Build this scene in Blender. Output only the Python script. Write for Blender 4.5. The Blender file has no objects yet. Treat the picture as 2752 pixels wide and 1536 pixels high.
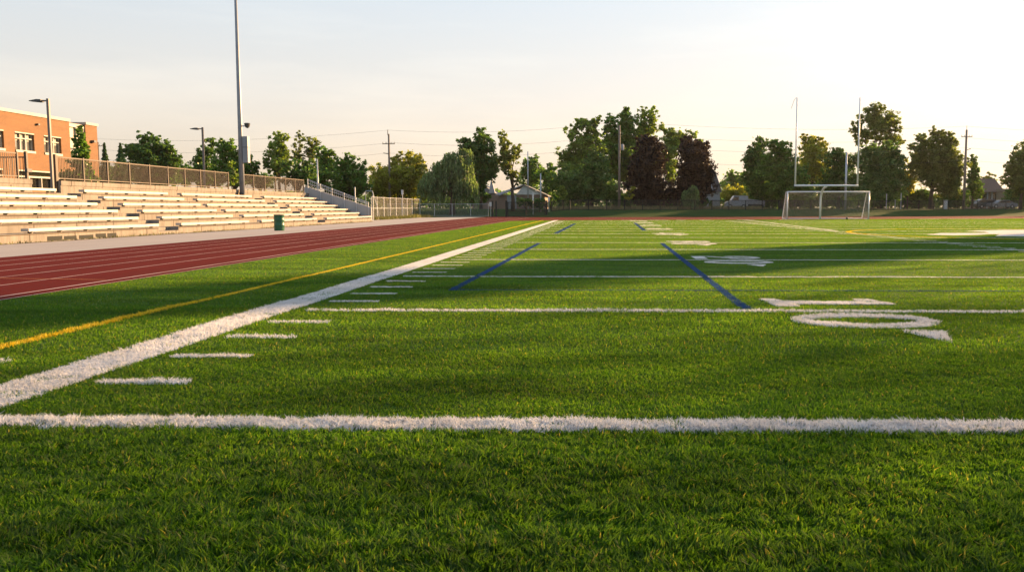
import bpy, math, random
import numpy as np
from mathutils import Vector
R = math.radians
rng = np.random.default_rng(7)
random.seed(7)
S = bpy.context.scene
COL = S.collection

# ------------------------------------------------------------------ camera geometry
FPX, CAMH, YAW, PITCH = 2336.0, 1.1, R(1.2), R(5.14)
CX, CY = 1553.5, 768.0
_ct, _st, _cp, _sp = math.cos(YAW), math.sin(YAW), math.cos(PITCH), math.sin(PITCH)
FW = Vector((-_st*_cp, _ct*_cp, -_sp)); RT = Vector((_ct, _st, 0)); UP = Vector((-_st*_sp, _ct*_sp, _cp))

def at(x, y, Y):
    """world X and Z of a survey sighting (pixel of the 2752 px picture) at distance Y"""
    d = FW + RT*((x-CX)/FPX) + UP*((CY-y)/FPX)
    t = Y/d.y
    return d.x*t, CAMH + d.z*t

def on_ground(x, y, z=0.0):
    d = FW + RT*((x-CX)/FPX) + UP*((CY-y)/FPX)
    t = (z-CAMH)/d.z
    return d.x*t, d.y*t

SUN_AZ, SUN_EL = R(48.0), R(13.0)       # azimuth from +Y towards +X

# ------------------------------------------------------------------ materials
def nt(name):
    m = bpy.data.materials.new(name); m.use_nodes = True
    n = m.node_tree; n.nodes.clear()
    out = n.nodes.new('ShaderNodeOutputMaterial')
    return m, n, out

def ramp(n, fac, stops):
    r = n.nodes.new('ShaderNodeValToRGB')
    e = r.color_ramp.elements
    while len(e) < len(stops): e.new(0.5)
    for k, (p, c) in enumerate(stops):
        e[k].position = p; e[k].color = (*c, 1) if len(c) == 3 else c
    n.links.new(fac, r.inputs['Fac'])
    return r.outputs['Color']

def coords(n, scale=(1, 1, 1)):
    tc = n.nodes.new('ShaderNodeTexCoord'); mp = n.nodes.new('ShaderNodeMapping')
    mp.inputs['Scale'].default_value = scale
    n.links.new(tc.outputs['Object'], mp.inputs['Vector'])
    return mp.outputs['Vector']

def noise(n, vec, scale, detail=4, rough=0.55):
    t = n.nodes.new('ShaderNodeTexNoise')
    t.inputs['Scale'].default_value = scale; t.inputs['Detail'].default_value = detail
    t.inputs['Roughness'].default_value = rough
    n.links.new(vec, t.inputs['Vector'])
    return t.outputs['Fac']

def mixc(n, a, b, fac, mode='MIX'):
    m = n.nodes.new('ShaderNodeMix'); m.data_type = 'RGBA'; m.blend_type = mode
    for s, v in ((m.inputs['Factor'], fac), (m.inputs['A'], a), (m.inputs['B'], b)):
        if isinstance(v, bpy.types.NodeSocket): n.links.new(v, s)
        elif isinstance(v, (int, float)): s.default_value = v
        else: s.default_value = (*v, 1)
    return m.outputs['Result']

def surf(name, c1, c2=None, scale=6.0, rough=0.7, bump=0.0, metal=0.0, spec=0.4, stretch=(1, 1, 1), fine=None):
    m, n, out = nt(name)
    b = n.nodes.new('ShaderNodeBsdfPrincipled')
    b.inputs['Roughness'].default_value = rough; b.inputs['Metallic'].default_value = metal
    b.inputs['Specular IOR Level'].default_value = spec
    v = coords(n, stretch)
    f = noise(n, v, scale)
    c = ramp(n, f, [(0.3, c1), (0.7, c2 or tuple(x*0.8 for x in c1))])
    if fine:
        g = noise(n, coords(n), fine[0], 2)
        c = mixc(n, c, tuple(fine[1]), ramp(n, g, [(0.5, (0, 0, 0)), (0.72, (1, 1, 1))]))
    n.links.new(c, b.inputs['Base Color'])
    if bump:
        bp = n.nodes.new('ShaderNodeBump'); bp.inputs['Strength'].default_value = bump
        bp.inputs['Distance'].default_value = 0.02
        n.links.new(noise(n, coords(n), scale*6, 5), bp.inputs['Height']); n.links.new(bp.outputs['Normal'], b.inputs['Normal'])
    n.links.new(b.outputs['BSDF'], out.inputs['Surface'])
    return m

def leafmat(name, stops, transl=0.45, gloss=0.05, nscale=0.6, namp=0.5, grough=0.4, tcol=(1.3, 1.35, 0.5), stretch=(1, 1, 1)):
    """thin leaf or blade: reflects, lets light through, glints a little; colour varies leaf by leaf"""
    m, n, out = nt(name)
    geo = n.nodes.new('ShaderNodeNewGeometry')
    c = ramp(n, geo.outputs['Random Per Island'], stops)
    f = noise(n, coords(n, stretch), nscale, 3)
    k = ramp(n, f, [(0.3, (1-namp,)*3), (0.7, (1+namp*0.3,)*3)])
    c = mixc(n, c, k, 1.0, 'MULTIPLY')
    d = n.nodes.new('ShaderNodeBsdfDiffuse'); n.links.new(c, d.inputs['Color'])
    t = n.nodes.new('ShaderNodeBsdfTranslucent')
    n.links.new(mixc(n, c, tcol, 1.0, 'MULTIPLY'), t.inputs['Color'])
    mx = n.nodes.new('ShaderNodeMixShader'); mx.inputs['Fac'].default_value = transl
    n.links.new(d.outputs[0], mx.inputs[1]); n.links.new(t.outputs[0], mx.inputs[2])
    g = n.nodes.new('ShaderNodeBsdfGlossy'); g.inputs['Roughness'].default_value = grough
    g.inputs['Color'].default_value = (0.9, 0.9, 0.8, 1)
    m2 = n.nodes.new('ShaderNodeMixShader'); m2.inputs['Fac'].default_value = gloss
    n.links.new(mx.outputs[0], m2.inputs[1]); n.links.new(g.outputs[0], m2.inputs[2])
    n.links.new(m2.outputs[0], out.inputs['Surface'])
    return m

def meshmat(name, col, pitch, cover):
    """woven wire: diamond wires drawn by alpha on the thin mesh sheet (u along, v up)"""
    m, n, out = nt(name)
    tc = n.nodes.new('ShaderNodeTexCoord')
    sep = n.nodes.new('ShaderNodeSeparateXYZ'); n.links.new(tc.outputs['UV'], sep.inputs[0])
    def math_(op, a, b):
        q = n.nodes.new('ShaderNodeMath'); q.operation = op
        for s, v in ((q.inputs[0], a), (q.inputs[1], b)):
            if isinstance(v, bpy.types.NodeSocket): n.links.new(v, s)
            else: s.default_value = v
        return q.outputs[0]
    res = []
    for op in ('ADD', 'SUBTRACT'):
        s = math_(op, sep.outputs[0], sep.outputs[1])
        s = math_('MULTIPLY', s, 1.0/pitch)
        s = math_('FRACT', s, 0.0)
        res.append(math_('LESS_THAN', s, cover/2))
    a = math_('MAXIMUM', res[0], res[1])
    b = n.nodes.new('ShaderNodeBsdfPrincipled'); b.inputs['Base Color'].default_value = (*col, 1)
    b.inputs['Roughness'].default_value = 0.5
    tr = n.nodes.new('ShaderNodeBsdfTransparent')
    mx = n.nodes.new('ShaderNodeMixShader')
    n.links.new(a, mx.inputs['Fac']); n.links.new(tr.outputs[0], mx.inputs[1]); n.links.new(b.outputs[0], mx.inputs[2])
    n.links.new(mx.outputs[0], out.inputs['Surface'])
    return m

def glassmat(name, tint=(0.03, 0.035, 0.04), spec=0.9):
    m, n, out = nt(name)
    b = n.nodes.new('ShaderNodeBsdfPrincipled'); b.inputs['Base Color'].default_value = (*tint, 1)
    b.inputs['Roughness'].default_value = 0.06; b.inputs['Specular IOR Level'].default_value = spec
    b.inputs['Coat Weight'].default_value = 0.5; b.inputs['Coat Roughness'].default_value = 0.03
    n.links.new(b.outputs[0], out.inputs['Surface'])
    return m

def concrete(name):
    m, n, out = nt(name)
    b = n.nodes.new('ShaderNodeBsdfPrincipled'); b.inputs['Roughness'].default_value = 0.85
    b.inputs['Specular IOR Level'].default_value = 0.25
    c = ramp(n, noise(n, coords(n), 0.9, 6), [(0.3, (0.20, 0.175, 0.148)), (0.7, (0.27, 0.24, 0.205))])
    st = ramp(n, noise(n, coords(n, (1, 3.0, 0.35)), 1.6, 5, 0.7), [(0.48, (0, 0, 0)), (0.70, (0.8,)*3)])
    c = mixc(n, c, (0.12, 0.10, 0.08), st)
    sp = ramp(n, noise(n, coords(n), 9, 4, 0.7), [(0.55, (0, 0, 0)), (0.8, (0.5,)*3)])
    c = mixc(n, c, (0.155, 0.13, 0.105), sp)
    # casting joints every 2.4 m along the stand
    br = n.nodes.new('ShaderNodeTexCoord'); sep = n.nodes.new('ShaderNodeSeparateXYZ')
    n.links.new(br.outputs['Object'], sep.inputs[0])
    off = n.nodes.new('ShaderNodeMath'); off.operation = 'MULTIPLY'; off.inputs[1].default_value = 0.9
    fl = n.nodes.new('ShaderNodeMath'); fl.operation = 'FLOOR'
    zz = n.nodes.new('ShaderNodeMath'); zz.operation = 'DIVIDE'; zz.inputs[1].default_value = 0.285
    n.links.new(sep.outputs[2], zz.inputs[0]); n.links.new(zz.outputs[0], fl.inputs[0]); n.links.new(fl.outputs[0], off.inputs[0])
    ad = n.nodes.new('ShaderNodeMath'); ad.operation = 'ADD'; n.links.new(sep.outputs[1], ad.inputs[0]); n.links.new(off.outputs[0], ad.inputs[1])
    dv = n.nodes.new('ShaderNodeMath'); dv.operation = 'DIVIDE'; dv.inputs[1].default_value = 2.4; n.links.new(ad.outputs[0], dv.inputs[0])
    fr = n.nodes.new('ShaderNodeMath'); fr.operation = 'FRACT'; n.links.new(dv.outputs[0], fr.inputs[0])
    lt = n.nodes.new('ShaderNodeMath'); lt.operation = 'LESS_THAN'; lt.inputs[1].default_value = 0.024; n.links.new(fr.outputs[0], lt.inputs[0])
    c = mixc(n, c, (0.07, 0.055, 0.042), lt.outputs[0])
    n.links.new(c, b.inputs['Base Color'])
    bp = n.nodes.new('ShaderNodeBump'); bp.inputs['Strength'].default_value = 0.35; bp.inputs['Distance'].default_value = 0.01
    n.links.new(noise(n, coords(n), 14, 6), bp.inputs['Height']); n.links.new(bp.outputs[0], b.inputs['Normal'])
    n.links.new(b.outputs[0], out.inputs['Surface'])
    return m

def brick(name):
    m, n, out = nt(name)
    b = n.nodes.new('ShaderNodeBsdfPrincipled'); b.inputs['Roughness'].default_value = 0.85
    tc = n.nodes.new('ShaderNodeTexCoord'); sep = n.nodes.new('ShaderNodeSeparateXYZ'); cb = n.nodes.new('ShaderNodeCombineXYZ')
    n.links.new(tc.outputs['Object'], sep.inputs[0]); n.links.new(sep.outputs[1], cb.inputs[0]); n.links.new(sep.outputs[2], cb.inputs[1])
    t = n.nodes.new('ShaderNodeTexBrick'); t.inputs['Scale'].default_value = 1.0
    t.inputs['Brick Width'].default_value = 0.22; t.inputs['Row Height'].default_value = 0.075; t.inputs['Mortar Size'].default_value = 0.008
    t.inputs['Color1'].default_value = (0.21, 0.092, 0.026, 1); t.inputs['Color2'].default_value = (0.17, 0.074, 0.021, 1)
    t.inputs['Mortar'].default_value = (0.25, 0.14, 0.08, 1)
    n.links.new(cb.outputs[0], t.inputs['Vector'])
    k = ramp(n, noise(n, coords(n, (1, 0.5, 2.5)), 0.7, 5), [(0.3, (0.85,)*3), (0.7, (1.1,)*3)])
    n.links.new(mixc(n, t.outputs['Color'], k, 1.0, 'MULTIPLY'), b.inputs['Base Color'])
    n.links.new(b.outputs[0], out.inputs['Surface'])
    return m

M = {}
M['turf_base'] = surf('turf_base', (0.045, 0.10, 0.012), (0.07, 0.13, 0.018), 0.8, 0.9, 0.5, spec=0.05)
GREENS = [(0.0, (0.036, 0.106, 0.012)), (0.5, (0.067, 0.162, 0.018)), (0.955, (0.108, 0.218, 0.026)), (0.992, (0.30, 0.29, 0.10))]
M['blades'] = leafmat('turf_blades', GREENS, 0.72, 0.014, 1.1, 0.5, 0.55, (1.6, 1.38, 0.42), (0.35, 1.5, 1))
def paint(nm, c):
    return leafmat(nm, [(0.0, tuple(x*0.82 for x in c)), (1.0, c)], 0.35, 0.03, 1.6, 0.18, 0.5, (1, 1, 1))
M['white_paint'] = paint('white_line_paint', (0.84, 0.81, 0.80))
M['yellow_paint'] = paint('yellow_line_paint', (0.80, 0.56, 0.02))
M['blue_paint'] = paint('blue_line_paint', (0.016, 0.07, 0.22))
M['track'] = surf('red_track_rubber', (0.090, 0.0060, 0.0035), (0.13, 0.0090, 0.0050), 0.35, 0.95, 0.3, spec=0.05, stretch=(1.2, 0.12, 1), fine=(60, (0.085, 0.0095, 0.006)))
M['lane_white'] = surf('lane_paint', (0.38, 0.25, 0.22), (0.55, 0.42, 0.38), 0.9, 0.9, spec=0.05)
M['lane_orange'] = surf('lane_orange', (0.5, 0.17, 0.03), None, 3, 0.8)
M['apron'] = surf('apron_concrete', (0.30, 0.26, 0.235), (0.38, 0.335, 0.30), 0.35, 0.9, 0.3, stretch=(1.5, 0.3, 1), fine=(30, (0.27, 0.235, 0.21)))
M['ground'] = surf('grass_ground', (0.018, 0.045, 0.009), (0.032, 0.064, 0.013), 0.35, 0.95, 0.6, spec=0.05)
M['concrete'] = concrete('stand_concrete')
M['wall_conc'] = surf('parapet_concrete', (0.36, 0.35, 0.34), (0.42, 0.41, 0.40), 0.8, 0.85, 0.2)
M['bench'] = surf('pale_aluminium', (0.40, 0.372, 0.33), (0.48, 0.45, 0.40), 2.5, 0.42, 0, 0.15, 0.5)
M['bracket'] = surf('bracket_steel', (0.16, 0.13, 0.11), None, 5, 0.6)
M['nosing_joint_shade'] = surf('shadowed_nosing_joint', (0.085, 0.062, 0.042), None, 4, 0.9)
M['hole'] = surf('dark_recess', (0.03, 0.03, 0.025), None, 3, 0.9)
M['bronze'] = surf('bronze_fence_paint', (0.062, 0.038, 0.022), (0.08, 0.05, 0.03), 3, 0.5)
M['galv'] = surf('galvanised_steel', (0.42, 0.43, 0.45), (0.52, 0.53, 0.54), 4, 0.45, 0, 0.3)
M['pole_grey'] = surf('mast_steel', (0.22, 0.235, 0.26), (0.28, 0.295, 0.315), 1.5, 0.5, 0, 0.3)
M['dark_steel'] = surf('dark_steel', (0.07, 0.07, 0.07), None, 4, 0.5)
M['black_steel'] = surf('black_fence_steel', (0.012, 0.015, 0.013), None, 4, 0.5)
M['lamp_bronze'] = surf('lamp_paint', (0.16, 0.13, 0.12), (0.2, 0.17, 0.15), 3, 0.45)
M['white_steel'] = surf('white_goal_paint', (0.78, 0.80, 0.82), (0.7, 0.72, 0.74), 3, 0.35)
M['net'] = surf('goal_net_cord', (0.42, 0.42, 0.38), None, 3, 0.8)
M['wood_pole'] = surf('weathered_pole_wood', (0.17, 0.13, 0.10), (0.24, 0.20, 0.16), 3, 0.9, 0.3, stretch=(4, 4, 0.3))
M['wire'] = surf('power_cable', (0.10, 0.09, 0.085), None, 3, 0.6)
M['green_bin'] = surf('dark_green_barrel_paint', (0.010, 0.085, 0.040), (0.014, 0.10, 0.05), 2, 0.4)
M['brick'] = brick('orange_brick')
M['cap'] = surf('parapet_cap_metal', (0.42, 0.35, 0.29), None, 2, 0.5)
M['frame_white'] = surf('window_frame_cream', (0.46, 0.42, 0.36), None, 2, 0.5)
M['glass'] = surf('window_glass', (0.42, 0.41, 0.37), (0.30, 0.29, 0.26), 0.5, 0.05, 0, 0.7, 0.5)
M['pane_reflection'] = surf('painted_pane_reflection', (0.30, 0.29, 0.25), (0.26, 0.25, 0.21), 1.5, 0.6)
M['glass_dark'] = glassmat('dark_window_glass', (0.02, 0.018, 0.015), 0.5)
M['panel_grey'] = surf('spandrel_panel', (0.40, 0.37, 0.31), (0.46, 0.43, 0.36), 1.0, 0.35)
M['bark'] = surf('bark', (0.065, 0.048, 0.036), (0.10, 0.078, 0.06), 5, 0.95, 0.6, stretch=(3, 3, 0.5))
M['siding_white'] = surf('white_siding', (0.36, 0.38, 0.40), (0.31, 0.33, 0.35), 2, 0.7)
M['siding_tan'] = surf('tan_siding', (0.27, 0.21, 0.16), (0.33, 0.26, 0.2), 2, 0.8)
M['siding_brown'] = surf('brown_brick_wall', (0.26, 0.18, 0.14), (0.31, 0.22, 0.17), 3, 0.85)
M['roof_grey'] = surf('grey_shingles', (0.20, 0.19, 0.185), (0.26, 0.25, 0.24), 4, 0.9, 0.4)
M['roof_dark'] = surf('dark_shingles', (0.075, 0.065, 0.062), (0.11, 0.095, 0.09), 4, 0.9, 0.4)
M['roof_brown'] = surf('brown_shingles', (0.13, 0.085, 0.06), (0.17, 0.11, 0.08), 4, 0.9, 0.4)
M['car_white'] = surf('white_car_paint', (0.36, 0.38, 0.42), None, 2, 0.25)
M['car_grey'] = surf('grey_car_paint', (0.13, 0.14, 0.16), None, 2, 0.25)
M['car_silver'] = surf('silver_car_paint', (0.30, 0.31, 0.34), None, 2, 0.25)
M['tyre'] = surf('tyre_rubber', (0.015, 0.015, 0.015), None, 5, 0.9)
M['sign_white'] = surf('sign_white', (0.70, 0.70, 0.68), None, 3, 0.6)
M['ribbon'] = surf('faded_ribbon', (0.28, 0.26, 0.24), None, 3, 0.8)
M['straw'] = leafmat('dry_straw_grass', [(0, (0.20, 0.16, 0.08)), (1, (0.32, 0.27, 0.15))], 0.4, 0.03)
M['weed'] = leafmat('weeds', [(0, (0.07, 0.09, 0.02)), (0.7, (0.16, 0.15, 0.05)), (1, (0.28, 0.24, 0.10))], 0.4, 0.03)
M['mesh_silver'] = meshmat('chain_link_silver', (0.050, 0.050, 0.032), 0.07, 0.34)
M['mesh_far'] = meshmat('chain_link_far', (0.20, 0.22, 0.21), 0.07, 0.16)
M['mesh_black'] = meshmat('chain_link_black', (0.012, 0.016, 0.014), 0.07, 0.40)

def lf(nm, c, tr=0.5, amp=0.5):
    a = np.array(c)*2.15
    return leafmat(nm, [(0, tuple(a*0.55)), (0.5, tuple(a)), (1, tuple(np.minimum(a*1.6, 0.5)))], tr, 0.03, 0.55, amp)
M['lf_mid'] = lf('leaves_mid_green', (0.062, 0.115, 0.022))
M['lf_dark'] = lf('leaves_dark_green', (0.048, 0.092, 0.020), 0.4)
M['lf_light'] = lf('leaves_light_green', (0.105, 0.150, 0.030), 0.5)
M['lf_gold'] = lf('leaves_yellow_green', (0.19, 0.19, 0.025), 0.5)
M['lf_warm'] = lf('leaves_thin_olive', (0.088, 0.108, 0.028), 0.5)
M['lf_willow'] = lf('leaves_willow', (0.075, 0.112, 0.048), 0.45)
M['lf_purple'] = lf('leaves_purple', (0.016, 0.0095, 0.010), 0.3)
M['lf_conifer'] = lf('needles', (0.030, 0.062, 0.022), 0.2)
M['lf_blue'] = lf('leaves_grey_green', (0.056, 0.10, 0.028), 0.45)

# ------------------------------------------------------------------ mesh tools
class MB:
    def __init__(s): s.v = []; s.f = []; s.uv = []
    def add(s, vs, fs):
        o = len(s.v); s.v += [tuple(map(float, p)) for p in vs]; s.f += [tuple(o+i for i in f) for f in fs]
        return s
    def box(s, c, d, rz=0.0, top=1.0):
        x, y, z = d[0]/2, d[1]/2, d[2]/2
        cs, sn = math.cos(rz), math.sin(rz); vs = []
        for sz in (-1, 1):
            k = top if sz > 0 else 1
            for sx, sy in ((-1, -1), (1, -1), (1, 1), (-1, 1)):
                a, b = sx*x*k, sy*y*k
                vs.append((c[0]+a*cs-b*sn, c[1]+a*sn+b*cs, c[2]+sz*z))
        return s.add(vs, [(3, 2, 1, 0), (4, 5, 6, 7), (0, 1, 5, 4), (1, 2, 6, 5), (2, 3, 7, 6), (3, 0, 4, 7)])
    def span(s, a, b):
        return s.box([(a[i]+b[i])/2 for i in range(3)], [abs(b[i]-a[i]) for i in range(3)])
    def tube(s, pts, radii, n=8):
        pts = [Vector(p) for p in pts]
        if not hasattr(radii, '__len__'): radii = [radii]*len(pts)
        o = len(s.v); m = len(pts); ref = None
        for i, p in enumerate(pts):
            t = (pts[min(i+1, m-1)]-pts[max(i-1, 0)]).normalized()
            if ref is None:
                ref = Vector((1, 0, 0)) if abs(t.x) < 0.9 else Vector((0, 1, 0))
            u = (ref - t*ref.dot(t)).normalized(); w = t.cross(u); ref = u
            for k in range(n):
                a = 2*math.pi*k/n
                s.v.append(tuple(p + (u*math.cos(a)+w*math.sin(a))*radii[i]))
        for i in range(m-1):
            for k in range(n):
                k2 = (k+1) % n
                s.f.append((o+i*n+k, o+i*n+k2, o+(i+1)*n+k2, o+(i+1)*n+k))
        s.f.append(tuple(o+k for k in reversed(range(n)))); s.f.append(tuple(o+(m-1)*n+k for k in range(n)))
        return s
    def prism(s, poly, axis, a, b):
        """poly in the plane across axis: 'y' -> (x,z); 'x' -> (y,z); 'z' -> (x,y)"""
        f = {'y': lambda p, t: (p[0], t, p[1]), 'x': lambda p, t: (t, p[0], p[1]), 'z': lambda p, t: (p[0], p[1], t)}[axis]
        n = len(poly)
        vs = [f(p, a) for p in poly]+[f(p, b) for p in poly]
        fs = [tuple(range(n)), tuple(range(2*n-1, n-1, -1))]+[(i+n, (i+1) % n+n, (i+1) % n, i) for i in range(n)]
        return s.add(vs, fs)
    def lathe(s, prof, c, n=24):
        o = len(s.v)
        for r, z in prof:
            for k in range(n):
                a = 2*math.pi*k/n; s.v.append((c[0]+r*math.cos(a), c[1]+r*math.sin(a), c[2]+z))
        for i in range(len(prof)-1):
            for k in range(n):
                k2 = (k+1) % n
                s.f.append((o+i*n+k, o+i*n+k2, o+(i+1)*n+k2, o+(i+1)*n+k))
        s.f.append(tuple(o+k for k in reversed(range(n)))); s.f.append(tuple(o+(len(prof)-1)*n+k for k in range(n)))
        return s
    def build(s, name, mat, parent=None, smooth=False, fix=True):
        import bmesh
        me = bpy.data.meshes.new(name); org = Vector((0, 0, 0))
        if parent is None and s.v and fix:
            a = np.array(s.v); org = Vector(((a[:, 0].min()+a[:, 0].max())/2, (a[:, 1].min()+a[:, 1].max())/2, a[:, 2].min()))
        if parent is not None: org = world_loc(parent)
        me.from_pydata([tuple(Vector(p)-org) for p in s.v], [], s.f)
        bm = bmesh.new(); bm.from_mesh(me); bmesh.ops.recalc_face_normals(bm, faces=bm.faces); bm.to_mesh(me); bm.free()
        me.materials.append(mat)
        if smooth: me.polygons.foreach_set('use_smooth', [True]*len(me.polygons))
        o = bpy.data.objects.new(name, me); COL.objects.link(o)
        if parent is None: o.location = org
        else: o.parent = parent
        return o

def world_loc(o):
    v = Vector(o.location)
    while o.parent: o = o.parent; v += Vector(o.location)
    return v

def big(name, V, Fq, mat, parent=None, loops=4):
    """large mesh from arrays; Fq is (n, loops)"""
    me = bpy.data.meshes.new(name)
    V = np.asarray(V, np.float32)
    if parent is not None: V = V - np.array(world_loc(parent), np.float32)
    me.vertices.add(len(V)); me.vertices.foreach_set('co', V.ravel())
    if isinstance(Fq, list):
        idx = np.concatenate([f.ravel() for f in Fq]); tot = np.concatenate([np.full(len(f), f.shape[1]) for f in Fq])
    else:
        idx = Fq.ravel(); tot = np.full(len(Fq), Fq.shape[1])
    me.loops.add(len(idx)); me.loops.foreach_set('vertex_index', idx.astype(np.int32))
    st = np.concatenate([[0], np.cumsum(tot)[:-1]])
    me.polygons.add(len(tot)); me.polygons.foreach_set('loop_start', st.astype(np.int32))
    me.update(calc_edges=True); me.materials.append(mat)
    o = bpy.data.objects.new(name, me); COL.objects.link(o)
    if parent is not None: o.parent = parent
    return o

def tag(o, label, cat, group=None):
    o['label'] = label; o['category'] = cat
    if group: o['group'] = group
    return o
def struct(o): o['kind'] = 'structure'; return o
def stuff(o, label=None, cat=None):
    o['kind'] = 'stuff'
    if label: o['label'] = label
    if cat: o['category'] = cat
    return o
def thing(name, loc, label, cat, group=None):
    o = bpy.data.objects.new(name, None); COL.objects.link(o); o.location = loc; o.empty_display_size = 0.2
    return tag(o, label, cat, group)
def dup(root, loc, label=None):
    r = root.copy(); COL.objects.link(r); r.location = loc
    if label: r['label'] = label
    def kids(a, b):
        for ch in [c for c in bpy.data.objects if c.parent == a]:
            q = ch.copy(); COL.objects.link(q); q.parent = b; kids(ch, q)
    kids(root, r)
    return r

# ------------------------------------------------------------------ terrain
def sstep(t): t = np.clip(t, 0, 1); return t*t*(3-2*t)
def tilt(x): return 0.28*np.maximum(np.asarray(x, float)+4, 0)
def ground_z(x, y):
    x = np.asarray(x, float); y = np.asarray(y, float)
    t = np.minimum(tilt(x), 22)
    right = sstep((y-(101.5+t))/7.0)*0.80 + sstep((y-(110+t))/12)*0.18
    left = sstep((y-106)/6)*0.2 + sstep((y-113)/12)*0.72
    w = sstep((x+9)/5)
    z = left*(1-w)+right*w
    plaza = 1.68*sstep((-23.25-x)/0.35)*(1-sstep((y-69)/10)) 
    far_left = 1.68*sstep((-26-x)/6)*(1-sstep((y-78)/24))*sstep((y-60)/6)
    z = np.maximum(z, np.maximum(plaza, far_left))
    return z - 0.03
xs = np.unique(np.concatenate([np.linspace(-1500, -120, 20), np.linspace(-120, -24, 40), np.linspace(-24, -23, 8), np.linspace(-23, 100, 100), np.linspace(100, 1500, 20)]))
ys = np.unique(np.concatenate([np.linspace(-60, 60, 24), np.linspace(60, 160, 84), np.linspace(160, 2500, 30)]))
gx, gy = np.meshgrid(xs, ys)
V = np.stack([gx.ravel(), gy.ravel(), ground_z(gx, gy).ravel()], 1)
nx, ny = len(xs), len(ys)
i = np.arange(nx-1); j = np.arange(ny-1); ii, jj = np.meshgrid(i, j)
a = (jj*nx+ii).ravel()
g = struct(big('ground', V, np.stack([a, a+1, a+nx+1, a+nx], 1), M['ground']))
g.data.polygons.foreach_set('use_smooth', [True]*len(g.data.polygons))

# ------------------------------------------------------------------ apron, track, turf sheets
def sheet(name, poly, z, mat):
    b = MB(); b.add([(p[0], p[1], z) for p in poly], [tuple(range(len(poly)))])
    return struct(b.build(name, mat, fix=False))
GL = -7.07                                    # turf edge on the track side
sheet('concrete_apron', [(-23, -14), (-13.17, -14), (-13.17, 78), (-13.9, 96), (-14.8, 104), (-20.6, 104), (-20.6, 74), (-18.2, 69.3), (-18.2, 10), (-23, 10)][:3] + [(-13.17, 104), (-17.0, 104), (-20.3, 92), (-19.4, 72), (-17.7, 69.3), (-17.7, -14)], 0.0, M['apron'])
arc = [(GL+3.4-3.4*math.cos(t), 71.2+3.4*math.sin(t)*1.1) for t in np.linspace(0, math.pi/2, 8)]
far_in = [(GL, -14), (GL, 70.5)] + arc[1:] + [(70, 75.4+tilt(70).item())]
track_poly = [(-13.165, -14), (GL, -14)] + far_in[1:] + [(70, 99.5+tilt(70).item()), (-4, 99.5), (-8.5, 102), (-9.5, 108), (-13.165, 108)]
sheet('running_track', track_poly, 0.004, M['track'])
sheet('turf_field', [(GL, -14), (70, -14)] + list(reversed(far_in[1:])), 0.002, M['turf_base'])
# lane lines
def strip(name, pts, w, z, mat):
    b = MB(); n = len(pts); L = []; Rr = []
    for k, p in enumerate(pts):
        q0, q1 = Vector(pts[max(k-1, 0)]), Vector(pts[min(k+1, n-1)])
        t = (q1-q0).normalized(); nn = Vector((-t.y, t.x))*w/2
        L.append((p[0]+nn.x, p[1]+nn.y, z)); Rr.append((p[0]-nn.x, p[1]-nn.y, z))
    b.add(L+Rr, [(k, k+1, n+k+1, n+k) for k in range(n-1)])
    return struct(b.build(name, mat, fix=False))
for k, X in enumerate((-7.37, -8.42, -9.40, -10.34, -11.28, -12.22)):
    strip('lane_line', [(X, -14), (X, 107.5)], 0.042 if k else 0.055, 0.008, M['lane_white'])
strip('track_edge_line', [(-7.10, -14), (-7.10, 69)], 0.03, 0.008, M['lane_white'])
for k in range(6):
    y0 = 79.0 + 3.2*k
    strip('lane_line', [(-5.5+k*0.2, y0-0.6), (-2, y0), (68, y0+0.28*70)], 0.06, 0.008, M['lane_white'])
strip('relay_line', [(-9.4, 13.27), (-7.45, 13.01)], 0.035, 0.012, M['lane_orange'])

# ------------------------------------------------------------------ field markings: (name, material, polygons)
W, YE, BL = 'white_paint', 'yellow_paint', 'blue_paint'
marks = []
def rect(x0, y0, x1, y1): return [(x0, y0), (x1, y0), (x1, y1), (x0, y1)]
marks.append(('sideline', W, [rect(-3.66, 4.4, -3.26, 75.3)]))
marks.append(('goal_line', W, [rect(-5.2, 4.17, 8.0, 4.395)]))
marks.append(('yellow_line', YE, [[(-4.725, -3), (-4.635, -3), (-4.52, 75.2), (-4.64, 75.2)]]))
marks.append(('restraining_mark', W, [rect(-4.62, 6.0, -4.2, 6.1)]))
YL = [9.16, 13.8, 18.37, 22.9, 27.4, 32.2, 36.6, 40.9, 45.0, 49.5, 54.0, 58.6, 63.2, 67.8, 72.4]
XR = 44.0
for k, y in enumerate(YL):
    w = 0.05 + 0.0006*y
    marks.append(('yard_line', W, [rect(-3.08, y-w, XR if y > 12 else 14, y+w)]))
prev = 4.37
for k, y in enumerate(YL):
    for q in range(1, 5):
        yy = prev+(y-prev)*q/5; w = 0.045+0.0005*yy
        marks.append(('hash_mark', W, [rect(-3.13, yy-w, -2.55, yy+w)]))
        if yy > 15: marks.append(('hash_mark', W, [rect(10.6, yy-w, 11.35, yy+w)]))
    if y > 15: marks.append(('hash_mark', W, [[(10.75, y+0.35), (11.0, y+0.35), (11.3, y-0.35), (11.05, y-0.35)]]))
    prev = y
def ring(cx, cy, rx, ry, tx, ty, n=36, a0=0.0, a1=2*math.pi):
    ps = []
    ts = np.linspace(a0, a1, n+1)
    for k in range(n):
        t, u = ts[k], ts[k+1]
        ps.append([(cx+rx*math.cos(t), cy+ry*math.sin(t)), (cx+rx*math.cos(u), cy+ry*math.sin(u)),
                   (cx+(rx-tx)*math.cos(u), cy+(ry-ty)*math.sin(u)), (cx+(rx-tx)*math.cos(t), cy+(ry-ty)*math.sin(t))])
    return ps
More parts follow.
